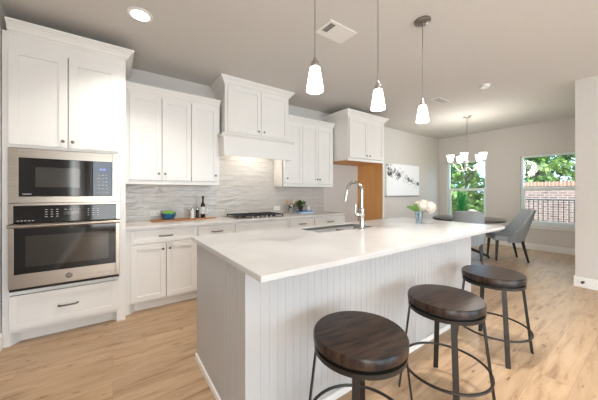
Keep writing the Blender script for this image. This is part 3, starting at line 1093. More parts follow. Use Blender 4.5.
# island top with a sink cut-out
SX0, SX1, SY0, SY1 = 1.485, 2.24, 1.775, 2.09
CX0, CX1, CY0, CY1 = 0.512, 3.39, 1.0, 2.222
bm = nb()
xs = [CX0, SX0, SX1, CX1]
ys = [CY0, SY0, SY1, CY1]
def slab_with_hole(bm, xs, ys, z0, z1):
    T = [[bm.verts.new((x, y, z1)) for y in ys] for x in xs]
    B = [[bm.verts.new((x, y, z0)) for y in ys] for x in xs]
    for i in range(3):
        for j in range(3):
            if (i, j) == (1, 1):
                continue
            bm.faces.new((T[i][j], T[i + 1][j], T[i + 1][j + 1], T[i][j + 1]))
            bm.faces.new((B[i][j], B[i][j + 1], B[i + 1][j + 1], B[i + 1][j]))
    for i in range(3):
        for j in (0, 3):
            bm.faces.new((T[i][j], B[i][j], B[i + 1][j], T[i + 1][j]))
    for j in range(3):
        for i in (0, 3):
            bm.faces.new((T[i][j], B[i][j], B[i][j + 1], T[i][j + 1]))
    for a, b_ in (((1, 1), (2, 1)), ((2, 1), (2, 2)), ((2, 2), (1, 2)), ((1, 2), (1, 1))):
        bm.faces.new((T[a[0]][a[1]], T[b_[0]][b_[1]], B[b_[0]][b_[1]], B[a[0]][a[1]]))
slab_with_hole(bm, xs, ys, 0.8845, 0.914)
o = mesh_obj('island_countertop', bm, 'quartz', loc=(1.95, 1.6, 0.8845), bevel=0.002)
tag(o, 'large white quartz island countertop with a sink cut into it', 'countertop')

sk = thing('kitchen_sink', 'stainless steel undermount sink sunk into the island top', 'sink', ((SX0 + SX1) / 2, (SY0 + SY1) / 2, 0.70))
bm = nb()
def bowl(bm, x0, x1, y0, y1, zt, zb, t=0.006):
    box(bm, x0 - t, x0, y0 - t, y1 + t, zb, zt)
    box(bm, x1, x1 + t, y0 - t, y1 + t, zb, zt)
    box(bm, x0, x1, y0 - t, y0, zb, zt)
    box(bm, x0, x1, y1, y1 + t, zb, zt)
    box(bm, x0 - t, x1 + t, y0 - t, y1 + t, zb - t, zb)
bowl(bm, SX0 + 0.007, SX1 - 0.007, SY0 + 0.007, SY1 - 0.007, 0.912, 0.70)
mesh_obj('basin', bm, 'sinksteel', sk)
bm = nb(); box(bm, 1.96, 1.975, SY0 + 0.008, SY1 - 0.008, 0.701, 0.885)
mesh_obj('divider', bm, 'sinksteel', sk, bevel=0.005)
for x in (1.72, 2.10):
    bm = nb(); lathe(bm, [(0.04, 0), (0.04, 0.003), (0.03, 0.004), (0.005, 0.001)], x, 1.93, 0.7005, 20)
    mesh_obj('drain', bm, 'chrome', sk, smooth=True)

# faucet
FXc, FYc = 1.945, 1.70
fc = thing('kitchen_faucet', 'tall chrome gooseneck faucet beside the island sink', 'faucet', (FXc, FYc, 0.914))
bm = nb()
lathe(bm, [(0.030, 0), (0.030, 0.008), (0.026, 0.014), (0.023, 0.03), (0.0215, 0.10), (0.023, 0.13), (0.026, 0.15), (0.026, 0.20), (0.019, 0.207), (0.0165, 0.21)], FXc, FYc, 0.914, 24)
mesh_obj('base', bm, 'chrome', fc, smooth=True)
bm = nb()
sd = Vector((-0.25, 0.97, 0)).normalized()
pts = [Vector((FXc, FYc, 1.12)), Vector((FXc, FYc, 1.20)), Vector((FXc, FYc, 1.285))]
Rg = 0.080
for k in range(1, 13):
    a = PI * k / 12 * 0.985
    pts.append(Vector((FXc, FYc, 1.29)) + sd * (Rg - Rg * math.cos(a)) + Vector((0, 0, Rg * math.sin(a))))
tube(bm, pts, 0.0155, seg=14)
mesh_obj('spout', bm, 'chrome', fc, smooth=True)
bm = nb()
e = pts[-1]
dr = (pts[-1] - pts[-2]).normalized()
tube(bm, [e, e + dr * 0.03, e + dr * 0.05, e + dr * 0.11, e + dr * 0.115], [0.015, 0.016, 0.018, 0.021, 0.017], seg=14)
mesh_obj('spray_head', bm, 'chrome', fc, smooth=True)
bm = nb()
hv = Vector((-0.84, 0.40, 0)).normalized()
hp = Vector((FXc, FYc, 1.055))
tube(bm, [hp, hp + hv * 0.062], [0.019, 0.018], seg=12)
hp2 = hp + hv * 0.056
tube(bm, [hp2, hp2 + hv * 0.012 + Vector((0, 0, 0.03)), hp2 + hv * 0.006 + Vector((0, 0, 0.10))], [0.011, 0.009, 0.010], seg=10)
mesh_obj('lever', bm, 'chrome', fc, smooth=True)

# ================================================================== stools
def make_stool(x, y, label, group='swivel bar stools along the island'):
    r = thing('bar_stool', label, 'stool', (x, y, 0), group, rotz=math.radians(-7))
    bm = nb(); lathe(bm, [(0.205, 0.572), (0.2155, 0.578), (0.216, 0.612), (0.210, 0.62)], seg=56)
    mesh_obj('seat', bm, 'seatwood', r, world=False, smooth=True)
    bm = nb(); lathe(bm, [(0.194, 0.560), (0.194, 0.5715)], seg=40)
    mesh_obj('swivel_plate', bm, 'black', r, world=False, smooth=True)
    bm = nb()
    rings = []
    for rr_, z in ((0.175, 0.538), (0.211, 0.538), (0.211, 0.558), (0.175, 0.558)):
        rings.append([bm.verts.new((rr_ * math.cos(2 * PI * k / 56), rr_ * math.sin(2 * PI * k / 56), z)) for k in range(56)])
    for i in range(4):
        a, b_ = rings[i], rings[(i + 1) % 4]
        for k in range(56):
            bm.faces.new((a[k], a[(k + 1) % 56], b_[(k + 1) % 56], b_[k]))
    box(bm, -0.18, 0.18, -0.02, 0.02, 0.540, 0.556)
    box(bm, -0.02, 0.02, -0.18, 0.18, 0.5405, 0.5555)
    mesh_obj('seat_ring', bm, 'bronze', r, world=False, smooth=True)
    for k in range(4):
        a = PI / 4 + k * PI / 2
        u = Vector((math.cos(a), math.sin(a), 0))
        v = Vector((-math.sin(a), math.cos(a), 0))
        bm = nb()
        top = u * 0.203 + Vector((0, 0, 0.545))
        bot = u * 0.268
        def ring(c_):
            return [bm.verts.new(c_ + u * (sx_ * 0.0045) + v * (sy_ * 0.0155)) for sx_, sy_ in ((-1, -1), (1, -1), (1, 1), (-1, 1))]
        A, B = ring(bot), ring(top)
        for i in range(4):
            bm.faces.new((A[i], A[(i + 1) % 4], B[(i + 1) % 4], B[i]))
        bm.faces.new(A); bm.faces.new(B)
        mesh_obj('leg', bm, 'bronze', r, world=False)
    bm = nb()
    tube(bm, [(0.246 * math.cos(2 * PI * k / 48), 0.246 * math.sin(2 * PI * k / 48), 0.185) for k in range(48)], 0.008, seg=8, closed=True)
    mesh_obj('foot_ring', bm, 'bronze', r, world=False, smooth=True)
    return r
s1 = make_stool(0.943, 0.838, 'round dark wood bar stool nearest the camera at the island end')
for (x, y, lb) in ((1.70, 0.812, 'round dark wood bar stool in the middle of the row of three'),
                   (2.535, 0.832, 'round dark wood bar stool farthest from camera, nearest the dining table')):
    c_ = copy_tree(s1)
    c_.location = (x, y, 0)
    c_['label'] = lb

# ================================================================== pendants
def shade_prof(r0, r1, h):
    return [(r0 * 0.5, h), (r0, h * 0.985), (r0 + (r1 - r0) * 0.25, h * 0.78), (r0 + (r1 - r0) * 0.8, h * 0.25), (r1, 0.0),
            (r1 - 0.004, 0.0), (r0 + (r1 - r0) * 0.8 - 0.004, h * 0.25), (r0 - 0.003, h * 0.95)]
def pendant(x, y, label):
    r = thing('pendant_light', label, 'pendant light', (x, y, 1.875), 'pendant lights over the island')
    bm = nb(); lathe(bm, [(0.068, CEIL - 0.001), (0.068, CEIL - 0.016), (0.060, CEIL - 0.022), (0.012, CEIL - 0.026), (0.010, CEIL - 0.045)], x, y, 0, 32)
    mesh_obj('canopy', bm, 'darkcanopy', r, smooth=True)
    bm = nb(); tube(bm, [(x, y, 2.09), (x, y, CEIL - 0.04)], 0.0042, seg=8)
    mesh_obj('rod', bm, 'nickel', r, smooth=True)
    bm = nb(); lathe(bm, [(0.024, 2.036), (0.026, 2.040), (0.026, 2.066), (0.020, 2.074), (0.011, 2.080), (0.010, 2.094), (0.006, 2.10)], x, y, 0, 20)
    mesh_obj('socket_cap', bm, 'nickel', r, smooth=True)
    bm = nb(); lathe(bm, shade_prof(0.031, 0.053, 0.145), x, y, 1.893, 28, cap=False)
    mesh_obj('lamp_shade', bm, 'shade', r, smooth=True)
    return r
for x, lb in ((1.013, 'frosted glass pendant light nearest the oven side of the island'),
              (1.618, 'middle frosted glass pendant light over the island'),
              (2.232, 'frosted glass pendant light with its ceiling canopy in view')):
    pendant(x, 1.257, lb)
    light('pendant_bulb', 'POINT', (x, 1.257, 1.90), 4, WARM, size=0.03)

# ================================================================== chandelier
CHX, CHY = 5.78, 2.33
ch = thing('chandelier', 'five-light nickel chandelier hanging above the dining table', 'chandelier', (CHX, CHY, 1.80))
bm = nb(); lathe(bm, [(0.075, CEIL - 0.001), (0.075, CEIL - 0.015), (0.06, CEIL - 0.025), (0.012, CEIL - 0.03)], CHX, CHY, 0, 28)
mesh_obj('canopy', bm, 'nickel', ch, smooth=True)
bm = nb(); tube(bm, [(CHX, CHY, 1.80), (CHX, CHY, CEIL - 0.02)], 0.008, seg=10)
lathe(bm, [(0.004, 1.72), (0.02, 1.74), (0.028, 1.77), (0.018, 1.81), (0.012, 1.86), (0.022, 1.90), (0.009, 1.93)], CHX, CHY, 0, 18)
mesh_obj('stem', bm, 'nickel', ch, smooth=True)
fwd = Vector((math.cos(TH), math.sin(TH), 0)); rgt = Vector((math.sin(TH), -math.cos(TH), 0))
for k in range(5):
    a = math.radians(12 + 72 * k)
    d_ = (rgt * math.cos(a) + fwd * math.sin(a))
    bm = nb()
    ps = []
    for q in range(13):
        t_ = q / 12
        ps.append(Vector((CHX, CHY, 0)) + d_ * (0.02 + 0.27 * t_) + Vector((0, 0, 1.77 - 0.075 * math.sin(PI * min(1, t_ * 1.35)) + 0.11 * max(0, t_ - 0.45) / 0.55)))
    tube(bm, ps, 0.0065, seg=8)
    ax, ay, az = ps[-1]
    lathe(bm, [(0.006, -0.01), (0.03, 0), (0.032, 0.006), (0.018, 0.012), (0.018, 0.03)], ax, ay, az, 16)
    am = mesh_obj('arm', bm, 'nickel', ch, smooth=True)
    bm = nb()
    lathe(bm, [(0.02, 0.0), (0.042, 0.01), (0.052, 0.06), (0.066, 0.135), (0.062, 0.135), (0.048, 0.06), (0.038, 0.015)], ax, ay, az + 0.012, 24, cap=False)
    mesh_obj('lamp_shade', bm, 'shade', am, smooth=True)
light('chandelier_bulbs', 'POINT', (CHX, CHY, 1.93), 32, WARM, size=0.25)

# ================================================================== ceiling fittings
for i, (x, y, w) in enumerate(CANS):
    lb = ['round recessed downlight in the ceiling above the oven tower aisle', 'recessed ceiling downlight in front of the farthest pendant',
          'added unseen ceiling downlight behind camera, left side', 'added unseen ceiling downlight behind camera, right side',
          'added unseen living room downlight by the left rear window', 'added unseen living room downlight by the right rear window'][i]
    r = thing('recessed_downlight', lb, 'ceiling light', (x, y, CEIL), 'recessed ceiling downlights')
    bm = nb(); lathe(bm, [(0.098, -0.001), (0.098, -0.006), (0.078, -0.010), (0.072, -0.008), (0.072, -0.001)], x, y, CEIL, 36)
    mesh_obj('trim_ring', bm, 'plug', r, smooth=True)
    bm = nb(); lathe(bm, [(0.068, -0.0095), (0.068, -0.0125), (0.060, -0.014)], x, y, CEIL, 32)
    mesh_obj('lens', bm, 'canlens', r, smooth=True)
    L = light('downlight', 'AREA', (x, y, CEIL - 0.02), w, WARM, (0, 0, 0), 0.13)
    L.data.shape = 'DISK'
    L.data.spread = math.radians(115)

vt = thing('ceiling_register', 'white rectangular ceiling plate with a small grey grille between pendants', 'vent', (1.72, 1.82, CEIL))
bm = nb(); box(bm, 1.552, 1.888, 1.708, 1.928, CEIL - 0.012, CEIL - 0.001)
mesh_obj('cover_plate', bm, 'plug', vt, bevel=0.004)
bm = nb()
box(bm, 1.580, 1.640, 1.735, 1.86, CEIL - 0.0135, CEIL - 0.0122)
for k in range(8):
    box(bm, 1.582 + k * 0.0072, 1.586 + k * 0.0072, 1.737, 1.858, CEIL - 0.0165, CEIL - 0.0136)
mesh_obj('grille', bm, 'louvre', vt)
vt = thing('ceiling_register', 'small white slotted air register in the ceiling behind the pendants', 'vent', (4.39, 2.17, CEIL))
bm = nb(); box(bm, 4.22, 4.56, 2.10, 2.24, CEIL - 0.010, CEIL - 0.001)
mesh_obj('cover_plate', bm, 'plug', vt, bevel=0.003)
bm = nb()
for k in range(6):
    box(bm, 4.24, 4.54, 2.118 + k * 0.018, 2.126 + k * 0.018, CEIL - 0.0125, CEIL - 0.0102)
mesh_obj('grille', bm, 'louvre', vt)
bm = nb(); lathe(bm, [(0.068, -0.001), (0.068, -0.012), (0.060, -0.018), (0.058, -0.034), (0.045, -0.040), (0.004, -0.041)], 4.29, 1.50, CEIL, 32)
o = mesh_obj('smoke_detector', bm, 'plug', loc=(4.29, 1.50, CEIL), smooth=True)
tag(o, 'round white smoke detector on the ceiling', 'smoke detector')

# ================================================================== outlets, doorstop
def outlet(x, z, label):
    r = thing('wall_outlet', label, 'outlet', (x, YB - 0.012, z), 'outlets in the backsplash')
    bm = nb(); box(bm, x - 0.058, x + 0.058, YB - 0.018, YB - 0.0122, z - 0.036, z + 0.036)
    mesh_obj('cover_plate', bm, 'plug', r, bevel=0.002)
    bm = nb()
    for dx in (-0.026, 0.026):
        box(bm, x + dx - 0.017, x + dx + 0.017, YB - 0.0195, YB - 0.0182, z - 0.014, z + 0.014)
        box(bm, x + dx - 0.006, x + dx - 0.003, YB - 0.0205, YB - 0.0196, z - 0.006, z + 0.006, 1)
        box(bm, x + dx + 0.003, x + dx + 0.006, YB - 0.0205, YB - 0.0196, z - 0.006, z + 0.006, 1)
    mesh_obj('sockets', bm, ['plug', 'dark'], r)
outlet(0.437, 1.005, 'white wall outlet behind the blue bowl')
outlet(1.045, 1.005, 'white wall outlet just right of the dark oil bottle')
outlet(2.235, 1.005, 'white wall outlet at the right end of the cooktop')
bm = nb(); lathe(bm, [(0.016, 0), (0.016, 0.006), (0.007, 0.010), (0.007, 0.05), (0.012, 0.052), (0.012, 0.066), (0.004, 0.068)], seg=16)
bmesh.ops.rotate(bm, verts=bm.verts[:], cent=(0, 0, 0), matrix=Matrix.Rotation(-PI / 2, 3, 'Y'))
bmesh.ops.translate(bm, verts=bm.verts[:], vec=(PX - 0.0145, 0.655, 0.075))
o = mesh_obj('door_stop', bm, 'brass', loc=(PX - 0.0145, 0.655, 0.075), smooth=True)
tag(o, 'small dark door stop on the white baseboard of the right wall', 'door stop')

# ================================================================== wall art
ar = thing('wall_art', 'white canvas with black ink splashes on the dining room wall', 'picture', (5.87, YB, 1.55))
bm = nb(); box(bm, 5.16, 6.52, YB - 0.036, YB - 0.034, 1.195, 1.945)
mesh_obj('canvas', bm, 'art', ar)
bm = nb()
box(bm, 5.155, 6.525, YB - 0.034, YB - 0.002, 1.19, 1.95)
mesh_obj('frame', bm, 'canvas', ar)
bm = nb(); box(bm, 5.155, 6.525, YB - 0.030, YB - 0.002, 1.165, 1.1895)
mesh_obj('lower_edge', bm, 'greyedge', ar)  # plain grey strip below the canvas, full width

# ================================================================== dining set
tb = thing('dining_table', 'round dark wood dining table below the chandelier', 'table', (CHX, CHY, 0))
bm = nb(); lathe(bm, [(0.60, 0.715), (0.615, 0.720), (0.615, 0.755), (0.605, 0.76)], CHX, CHY, 0, 64)
mesh_obj('tabletop', bm, 'tablewood', tb, smooth=True)
bm = nb(); lathe(bm, [(0.07, 0.10), (0.055, 0.2), (0.05, 0.45), (0.08, 0.62), (0.20, 0.70), (0.20, 0.7145)], CHX, CHY, 0, 28)
mesh_obj('pedestal', bm, 'tablewood', tb, smooth=True)
for k in range(4):
    a = k * PI / 2 + 0.4
    u = Vector((math.cos(a), math.sin(a), 0))
    bm = nb()
    tube(bm, [Vector((CHX, CHY, 0.16)) + u * 0.04, Vector((CHX, CHY, 0.10)) + u * 0.20, Vector((CHX, CHY, 0.028)) + u * 0.36], [0.03, 0.027, 0.022], seg=10)
    lathe(bm, [(0.02, 0), (0.024, 0.012), (0.01, 0.02)], CHX + u.x * 0.36, CHY + u.y * 0.36, 0, 12)
    mesh_obj('foot', bm, 'blackleg', tb, smooth=True)

def make_chair(label, x, y, ang):
    """local +Y is the way the chair faces"""
    r = thing('dining_chair', label, 'chair', (x, y, 0), 'grey upholstered dining chairs', rotz=ang)
    bm = nb()
    vs = box(bm, -0.235, 0.235, -0.20, 0.27, 0.375, 0.475)
    o = mesh_obj('seat', bm, 'fabric', r, world=False, bevel=0.035, seg=4, smooth=True)
    # wrap-around shell
    bm = nb()
    NU, NV = 28, 10
    def P(u, v):
        s = u * 2 - 1
        # plan: superellipse U open to the front
        a = s * 1.0
        ang_ = a * PI * 0.5
        px = 0.25 * math.copysign(abs(math.sin(ang_)) ** 0.72, math.sin(ang_))
        py = -0.245 + 0.30 * (1 - abs(math.cos(ang_)) ** 0.75)
        w = min(1.0, abs(s))
        zt = 0.95 - 0.50 * (max(0, (w - 0.50) / 0.50)) ** 0.9
        z = 0.35 + (zt - 0.35) * v
        lean = max(0, z - 0.42)
        py -= lean * 0.34 * (1 - 0.25 * w) + 0.0
        px *= 1 - 0.10 * max(0, 0.45 - z) / 0.1
        return Vector((px, py, z))
    g_ = [[bm.verts.new(P(i / NU, j / NV)) for j in range(NV + 1)] for i in range(NU + 1)]
    for i in range(NU):
        for j in range(NV):
            bm.faces.new((g_[i][j], g_[i + 1][j], g_[i + 1][j + 1], g_[i][j + 1]))
    o = mesh_obj('backrest', bm, 'fabric', r, world=False, smooth=True)
    md = o.modifiers.new('thick', 'SOLIDIFY'); md.thickness = 0.035; md.offset = 0
    md = o.modifiers.new('bevel', 'BEVEL'); md.width = 0.012; md.segments = 3; md.limit_method = 'ANGLE'
    for sx_, sy_ in ((-1, -1), (1, -1), (-1, 1), (1, 1)):
        bm = nb()
        top = Vector((sx_ * 0.195, 0.215 if sy_ > 0 else -0.17, 0.385))
        bot = Vector((sx_ * 0.215, 0.235 if sy_ > 0 else -0.255, 0.0))
        def rg(c_, w_):
            return [bm.verts.new(c_ + Vector((a_ * w_, b_ * w_, 0))) for a_, b_ in ((-1, -1), (1, -1), (1, 1), (-1, 1))]
        A, B = rg(bot, 0.013), rg(top, 0.022)
        for i in range(4):
            bm.faces.new((A[i], A[(i + 1) % 4], B[(i + 1) % 4], B[i]))
        bm.faces.new(A); bm.faces.new(B)
        mesh_obj('leg', bm, 'blackleg', r, world=False, bevel=0.003)
    return r
def face(dx, dy):
    return math.atan2(dy, dx) - PI / 2
c1 = make_chair('grey upholstered dining chair right of the table, seen from the side', 6.13, 1.79, face(-0.60, 0.80))
c2 = copy_tree(c1)
c2.location = (5.23, 2.10, 0)
c2.rotation_euler = (0, 0, face(0.55, 0.23))
c2['label'] = 'grey upholstered dining chair seen from behind at the island end'

# table plant and vase
gp = thing('potted_grass', 'tall bright green grass plant standing on the dining table', 'plant', (5.52, 2.32, 0.76))
bm = nb(); lathe(bm, [(0.045, 0), (0.065, 0.14), (0.060, 0.14), (0.042, 0.01)], 5.52, 2.32, 0.7605, 20)
mesh_obj('pot', bm, 'clearglass', gp, smooth=True)
random.seed(3)
bm = nb()
for k in range(110):
    a = random.uniform(0, 2 * PI); r0 = random.uniform(0, 0.038); r1 = r0 + random.uniform(0.0, 0.075)
    h_ = random.uniform(0.34, 0.56)
    p0 = Vector((5.52 + r0 * math.cos(a), 2.32 + r0 * math.sin(a), 0.775))
    p1 = Vector((5.52 + (r0 + r1) / 2 * math.cos(a), 2.32 + (r0 + r1) / 2 * math.sin(a), 0.775 + h_ * 0.6))
    p2 = Vector((5.52 + r1 * math.cos(a + 0.2), 2.32 + r1 * math.sin(a + 0.2), 0.775 + h_))
    tube(bm, [p0, p1, p2], [0.0035, 0.0035, 0.0008], seg=4)
mesh_obj('blades', bm, 'grass', gp)
bm = nb(); lathe(bm, [(0.04, 0), (0.085, 0.05), (0.092, 0.10), (0.07, 0.155), (0.035, 0.18), (0.03, 0.178)], 5.70, 2.20, 0.7605, 28)
o = mesh_obj('round_vase', bm, 'salt', loc=(5.70, 2.20, 0.7605), smooth=True)
tag(o, 'round white ceramic vase on the dining table beside the green plant', 'vase')

# ================================================================== island vase with hydrangea
VX, VY = 2.86, 1.65
fv = thing('flower_vase', 'glass vase of white hydrangeas at the far end of the island', 'vase', (VX, VY, 0.9145))
bm = nb(); lathe(bm, [(0.030, 0), (0.034, 0.004), (0.043, 0.14), (0.041, 0.14), (0.031, 0.010), (0.002, 0.008)], VX, VY, 0.9145, 24)
mesh_obj('glass_body', bm, 'clearglass', fv, smooth=True)
random.seed(11)
heads = [(Vector((VX, VY, 1.115)) + rgt * 0.04, 0.062), (Vector((VX, VY, 1.10)) + rgt * 0.115 - fwd * 0.02, 0.072), (Vector((VX, VY, 1.125)) + rgt * 0.08 + fwd * 0.06, 0.066),
         (Vector((VX, VY, 1.14)) + rgt * 0.01 + fwd * 0.05, 0.036)]
for hc, hr in heads:
    bm = nb()
    tube(bm, [Vector((VX, VY, 0.93)) - rgt * 0.02 * (1 if hr > 0.055 else -1), Vector((VX, VY, 1.03)) + (hc - Vector((VX, VY, 1.1))) * 0.3, hc], 0.0035, seg=6)
    mesh_obj('stem', bm, 'stem', fv)
    bm = nb()
    for k in range(int(hr * 2600)):
        z = random.uniform(-1, 1); a = random.uniform(0, 2 * PI); q = math.sqrt(1 - z * z)
        n_ = Vector((q * math.cos(a), q * math.sin(a), z))
        c_ = hc + n_ * hr * random.uniform(0.85, 1.0)
        t1 = n_.orthogonal().normalized(); t1.rotate(Matrix.Rotation(random.uniform(0, PI), 3, n_)); t2 = n_.cross(t1)
        s_ = 0.0085
        cv = bm.verts.new(c_ + n_ * 0.003)
        ring = []
        for j in range(8):
            an = j * PI / 4
            rr_ = s_ * (1.25 if j % 2 == 0 else 0.75)
            ring.append(bm.verts.new(c_ + (t1 * math.cos(an) + t2 * math.sin(an)) * rr_))
        for j in range(8):
            bm.faces.new((cv, ring[j], ring[(j + 1) % 8]))
    bmesh.ops.create_icosphere(bm, subdivisions=2, radius=hr * 0.86, matrix=Matrix.Translation(hc))
    mesh_obj('flower_head', bm, 'petal', fv)
def leaf(bm, base, tip, w, up=Vector((0, 0, 1)), n=6):
    ax = tip - base
    side = ax.cross(up).normalized()
    L_, R_, Mi = [], [], []
    for i in range(n + 1):
        t_ = i / n
        p = base + ax * t_ + up * (0.12 * ax.length * math.sin(PI * t_))
        ww = w * math.sin(PI * min(0.98, max(0.02, t_)) ** 0.9)
        Mi.append(bm.verts.new(p))
        L_.append(bm.verts.new(p + side * ww + up * ww * 0.25)); R_.append(bm.verts.new(p - side * ww + up * ww * 0.25))
    for i in range(n):
        bm.faces.new((L_[i], L_[i + 1], Mi[i + 1], Mi[i])); bm.faces.new((Mi[i], Mi[i + 1], R_[i + 1], R_[i]))
V0 = Vector((VX, VY, 1.06))
for tip, w_ in ((V0 - rgt * 0.15 + Vector((0, 0, 0.045)), 0.032), (V0 - rgt * 0.06 + fwd * 0.02 + Vector((0, 0, 0.08)), 0.032), (V0 - rgt * 0.08 - fwd * 0.06 + Vector((0, 0, 0.02)), 0.024)):
    bm = nb(); leaf(bm, V0, tip, w_, up=(-fwd + Vector((0, 0, 0.3))).normalized())
    mesh_obj('leaf', bm, 'vaseleaf', fv)
bm = nb(); lathe(bm, [(0.035, 0), (0.060, 0.010), (0.064, 0.016), (0.058, 0.014), (0.002, 0.006)], VX + 0.11, VY - 0.03, 0.9145, 28)
o = mesh_obj('small_dish', bm, 'salt', loc=(VX + 0.11, VY - 0.03, 0.9145), smooth=True)
tag(o, 'small white dish beside the vase of hydrangeas', 'dish')

# ================================================================== things on the wall counter
ZC = 0.9145
# serving board
bm = nb()
pts = []
bx0, bx1, by0, by1 = 0.37, 1.02, 3.52, 3.70
for cx_, cy_, a0 in ((bx0 + 0.05, by0 + 0.05, 180), (bx1 - 0.05, by0 + 0.05, 270)):
    for k in range(5):
        a = math.radians(a0 + k * 22.5)
        pts.append((cx_ + 0.05 * math.cos(a), cy_ + 0.05 * math.sin(a)))
pts += [(bx1 + 0.02, 3.59), (bx1 + 0.13, 3.588), (bx1 + 0.145, 3.61), (bx1 + 0.13, 3.632), (bx1 + 0.02, 3.63)]
for cx_, cy_, a0 in ((bx1 - 0.05, by1 - 0.05, 0), (bx0 + 0.05, by1 - 0.05, 90)):
    for k in range(5):
        a = math.radians(a0 + k * 22.5)
        pts.append((cx_ + 0.05 * math.cos(a), cy_ + 0.05 * math.sin(a)))
prism(bm, pts, 'z', ZC, ZC + 0.018)
o = mesh_obj('serving_board', bm, 'boardwood', loc=(0.7, 3.61, ZC), bevel=0.004)
tag(o, 'long brown wooden serving board on the back counter', 'board')
ZB = ZC + 0.0185
# blue bowl with limes
BX, BY = 0.565, 3.61
bm = nb(); lathe(bm, [(0.045, 0), (0.060, 0.006), (0.078, 0.04), (0.088, 0.078), (0.084, 0.078), (0.073, 0.042), (0.05, 0.012), (0.002, 0.010)], BX, BY, ZB, 28)
o = mesh_obj('fruit_bowl', bm, 'blue', loc=(BX, BY, ZB), smooth=True)
tag(o, 'small dark blue bowl filled with green limes on the wooden board', 'bowl')
lm = None
spots = [(-0.045, -0.012, 0.072), (0.0, -0.040, 0.070), (0.045, -0.008, 0.072), (-0.005, 0.010, 0.084), (0.022, 0.042, 0.072), (-0.035, 0.038, 0.070)]
lbs = ['leftmost green lime heaped in the blue bowl', 'green lime at the front of the blue bowl', 'rightmost green lime heaped in the blue bowl',
       'green lime topmost in the blue bowl', 'green lime at the back right of the blue bowl', 'green lime at the back left of the blue bowl']
for (dx, dy, dz), lb in zip(spots, lbs):
    if lm is None:
        bm = nb(); lathe(bm, [(0.002, -0.029), (0.012, -0.026), (0.022, -0.014), (0.025, 0), (0.022, 0.014), (0.012, 0.026), (0.002, 0.029)], seg=14)
        bmesh.ops.rotate(bm, verts=bm.verts[:], cent=(0, 0, 0), matrix=Matrix.Rotation(PI / 2.4, 3, 'Y'))
        lm = mesh_obj('lime', bm, 'lime', world=False, smooth=True)
        q = lm
    else:
        q = lm.copy(); C.objects.link(q)
    q.location = (BX + dx, BY + dy, ZB + dz)
    tag(q, lb, 'lime', 'limes in the blue bowl')
# salt and pepper
def mill(x, y, body_m, top_m, label, h=0.135):
    r = thing('spice_mill', label, 'mill', (x, y, ZB), None)
    bm = nb(); lathe(bm, [(0.024, 0), (0.025, 0.005), (0.020, 0.04), (0.022, h * 0.72), (0.018, h * 0.76)], x, y, ZB, 20)
    mesh_obj('body', bm, body_m, r, smooth=True)
    bm = nb(); lathe(bm, [(0.015, h * 0.76), (0.020, h * 0.80), (0.020, h * 0.92), (0.010, h * 0.97), (0.006, h * 0.98), (0.009, h * 1.02), (0.004, h * 1.06)], x, y, ZB, 20)
    mesh_obj('cap', bm, top_m, r, smooth=True)
mill(0.852, 3.62, 'salt', 'chrome', 'white spice mill with metal cap on the wooden board')
mill(0.915, 3.62, 'pot', 'chrome', 'black spice mill with metal cap on the wooden board')
# oil bottle
ob = thing('oil_bottle', 'tall dark glass oil bottle standing on the wooden board', 'bottle', (0.985, 3.62, ZB))
bm = nb(); lathe(bm, [(0.026, 0), (0.029, 0.004), (0.029, 0.165), (0.024, 0.185), (0.012, 0.205), (0.011, 0.245), (0.014, 0.247), (0.014, 0.255)], 0.985, 3.62, ZB, 24)
mesh_obj('glass_body', bm, 'bottle', ob, smooth=True)
bm = nb(); lathe(bm, [(0.0145, 0.2555), (0.0145, 0.285), (0.012, 0.288)], 0.985, 3.62, ZB, 20)
mesh_obj('cap', bm, 'pot', ob, smooth=True)
bm = nb(); lathe(bm, [(0.0296, 0.05), (0.0296, 0.145)], 0.985, 3.62, ZB, 24, cap=False)
mesh_obj('paper_label', bm, 'paper', ob, smooth=True)

# utensil crock
UX, UY = 2.405, 3.62
cr_ = thing('utensil_crock', 'brushed steel utensil crock right of the cooktop', 'utensil holder', (UX, UY, ZC))
bm = nb(); lathe(bm, [(0.046, 0), (0.048, 0.003), (0.048, 0.150), (0.046, 0.152), (0.044, 0.150), (0.044, 0.008), (0.002, 0.006)], UX, UY, ZC, 28)
mesh_obj('crock_body', bm, 'chrome', cr_, smooth=True)
def spoon(dx, dy, ln, mt, label):
    base_ = Vector((UX - dx * 0.25, UY, ZC + 0.012))
    tip = Vector((UX + dx, UY + dy, ZC + ln))
    dr_ = (tip - base_).normalized()
    bm = nb()
    tube(bm, [base_, tip - dr_ * 0.055], 0.005, seg=8)
    side = dr_.cross(Vector((0, 1, 0))).normalized(); nrm = dr_.cross(side)
    rings = []
    for i in range(9):
        t_ = i / 8
        w_ = max(0.004, 0.024 * math.sin(PI * (0.08 + 0.86 * t_)))
        c_ = tip - dr_ * 0.06 + dr_ * 0.075 * t_
        rings.append([bm.verts.new(c_ + side * math.cos(2 * PI * j / 10) * w_ + nrm * math.sin(2 * PI * j / 10) * 0.007) for j in range(10)])
    for a, b_ in zip(rings, rings[1:]):
        for j in range(10):
            bm.faces.new((a[j], a[(j + 1) % 10], b_[(j + 1) % 10], b_[j]))
    bm.faces.new(rings[0]); bm.faces.new(rings[-1])
    o = mesh_obj('wooden_spoon', bm, mt, loc=tuple(base_), smooth=True)
    tag(o, label, 'spoon', 'wooden spoons in the steel crock')
spoon(-0.075, 0.0, 0.215, 'spoonwood', 'orange-brown wooden spoon leaning left in the steel crock')
spoon(0.070, 0.0, 0.220, 'spoonpale', 'pale wooden spoon leaning right in the steel crock')

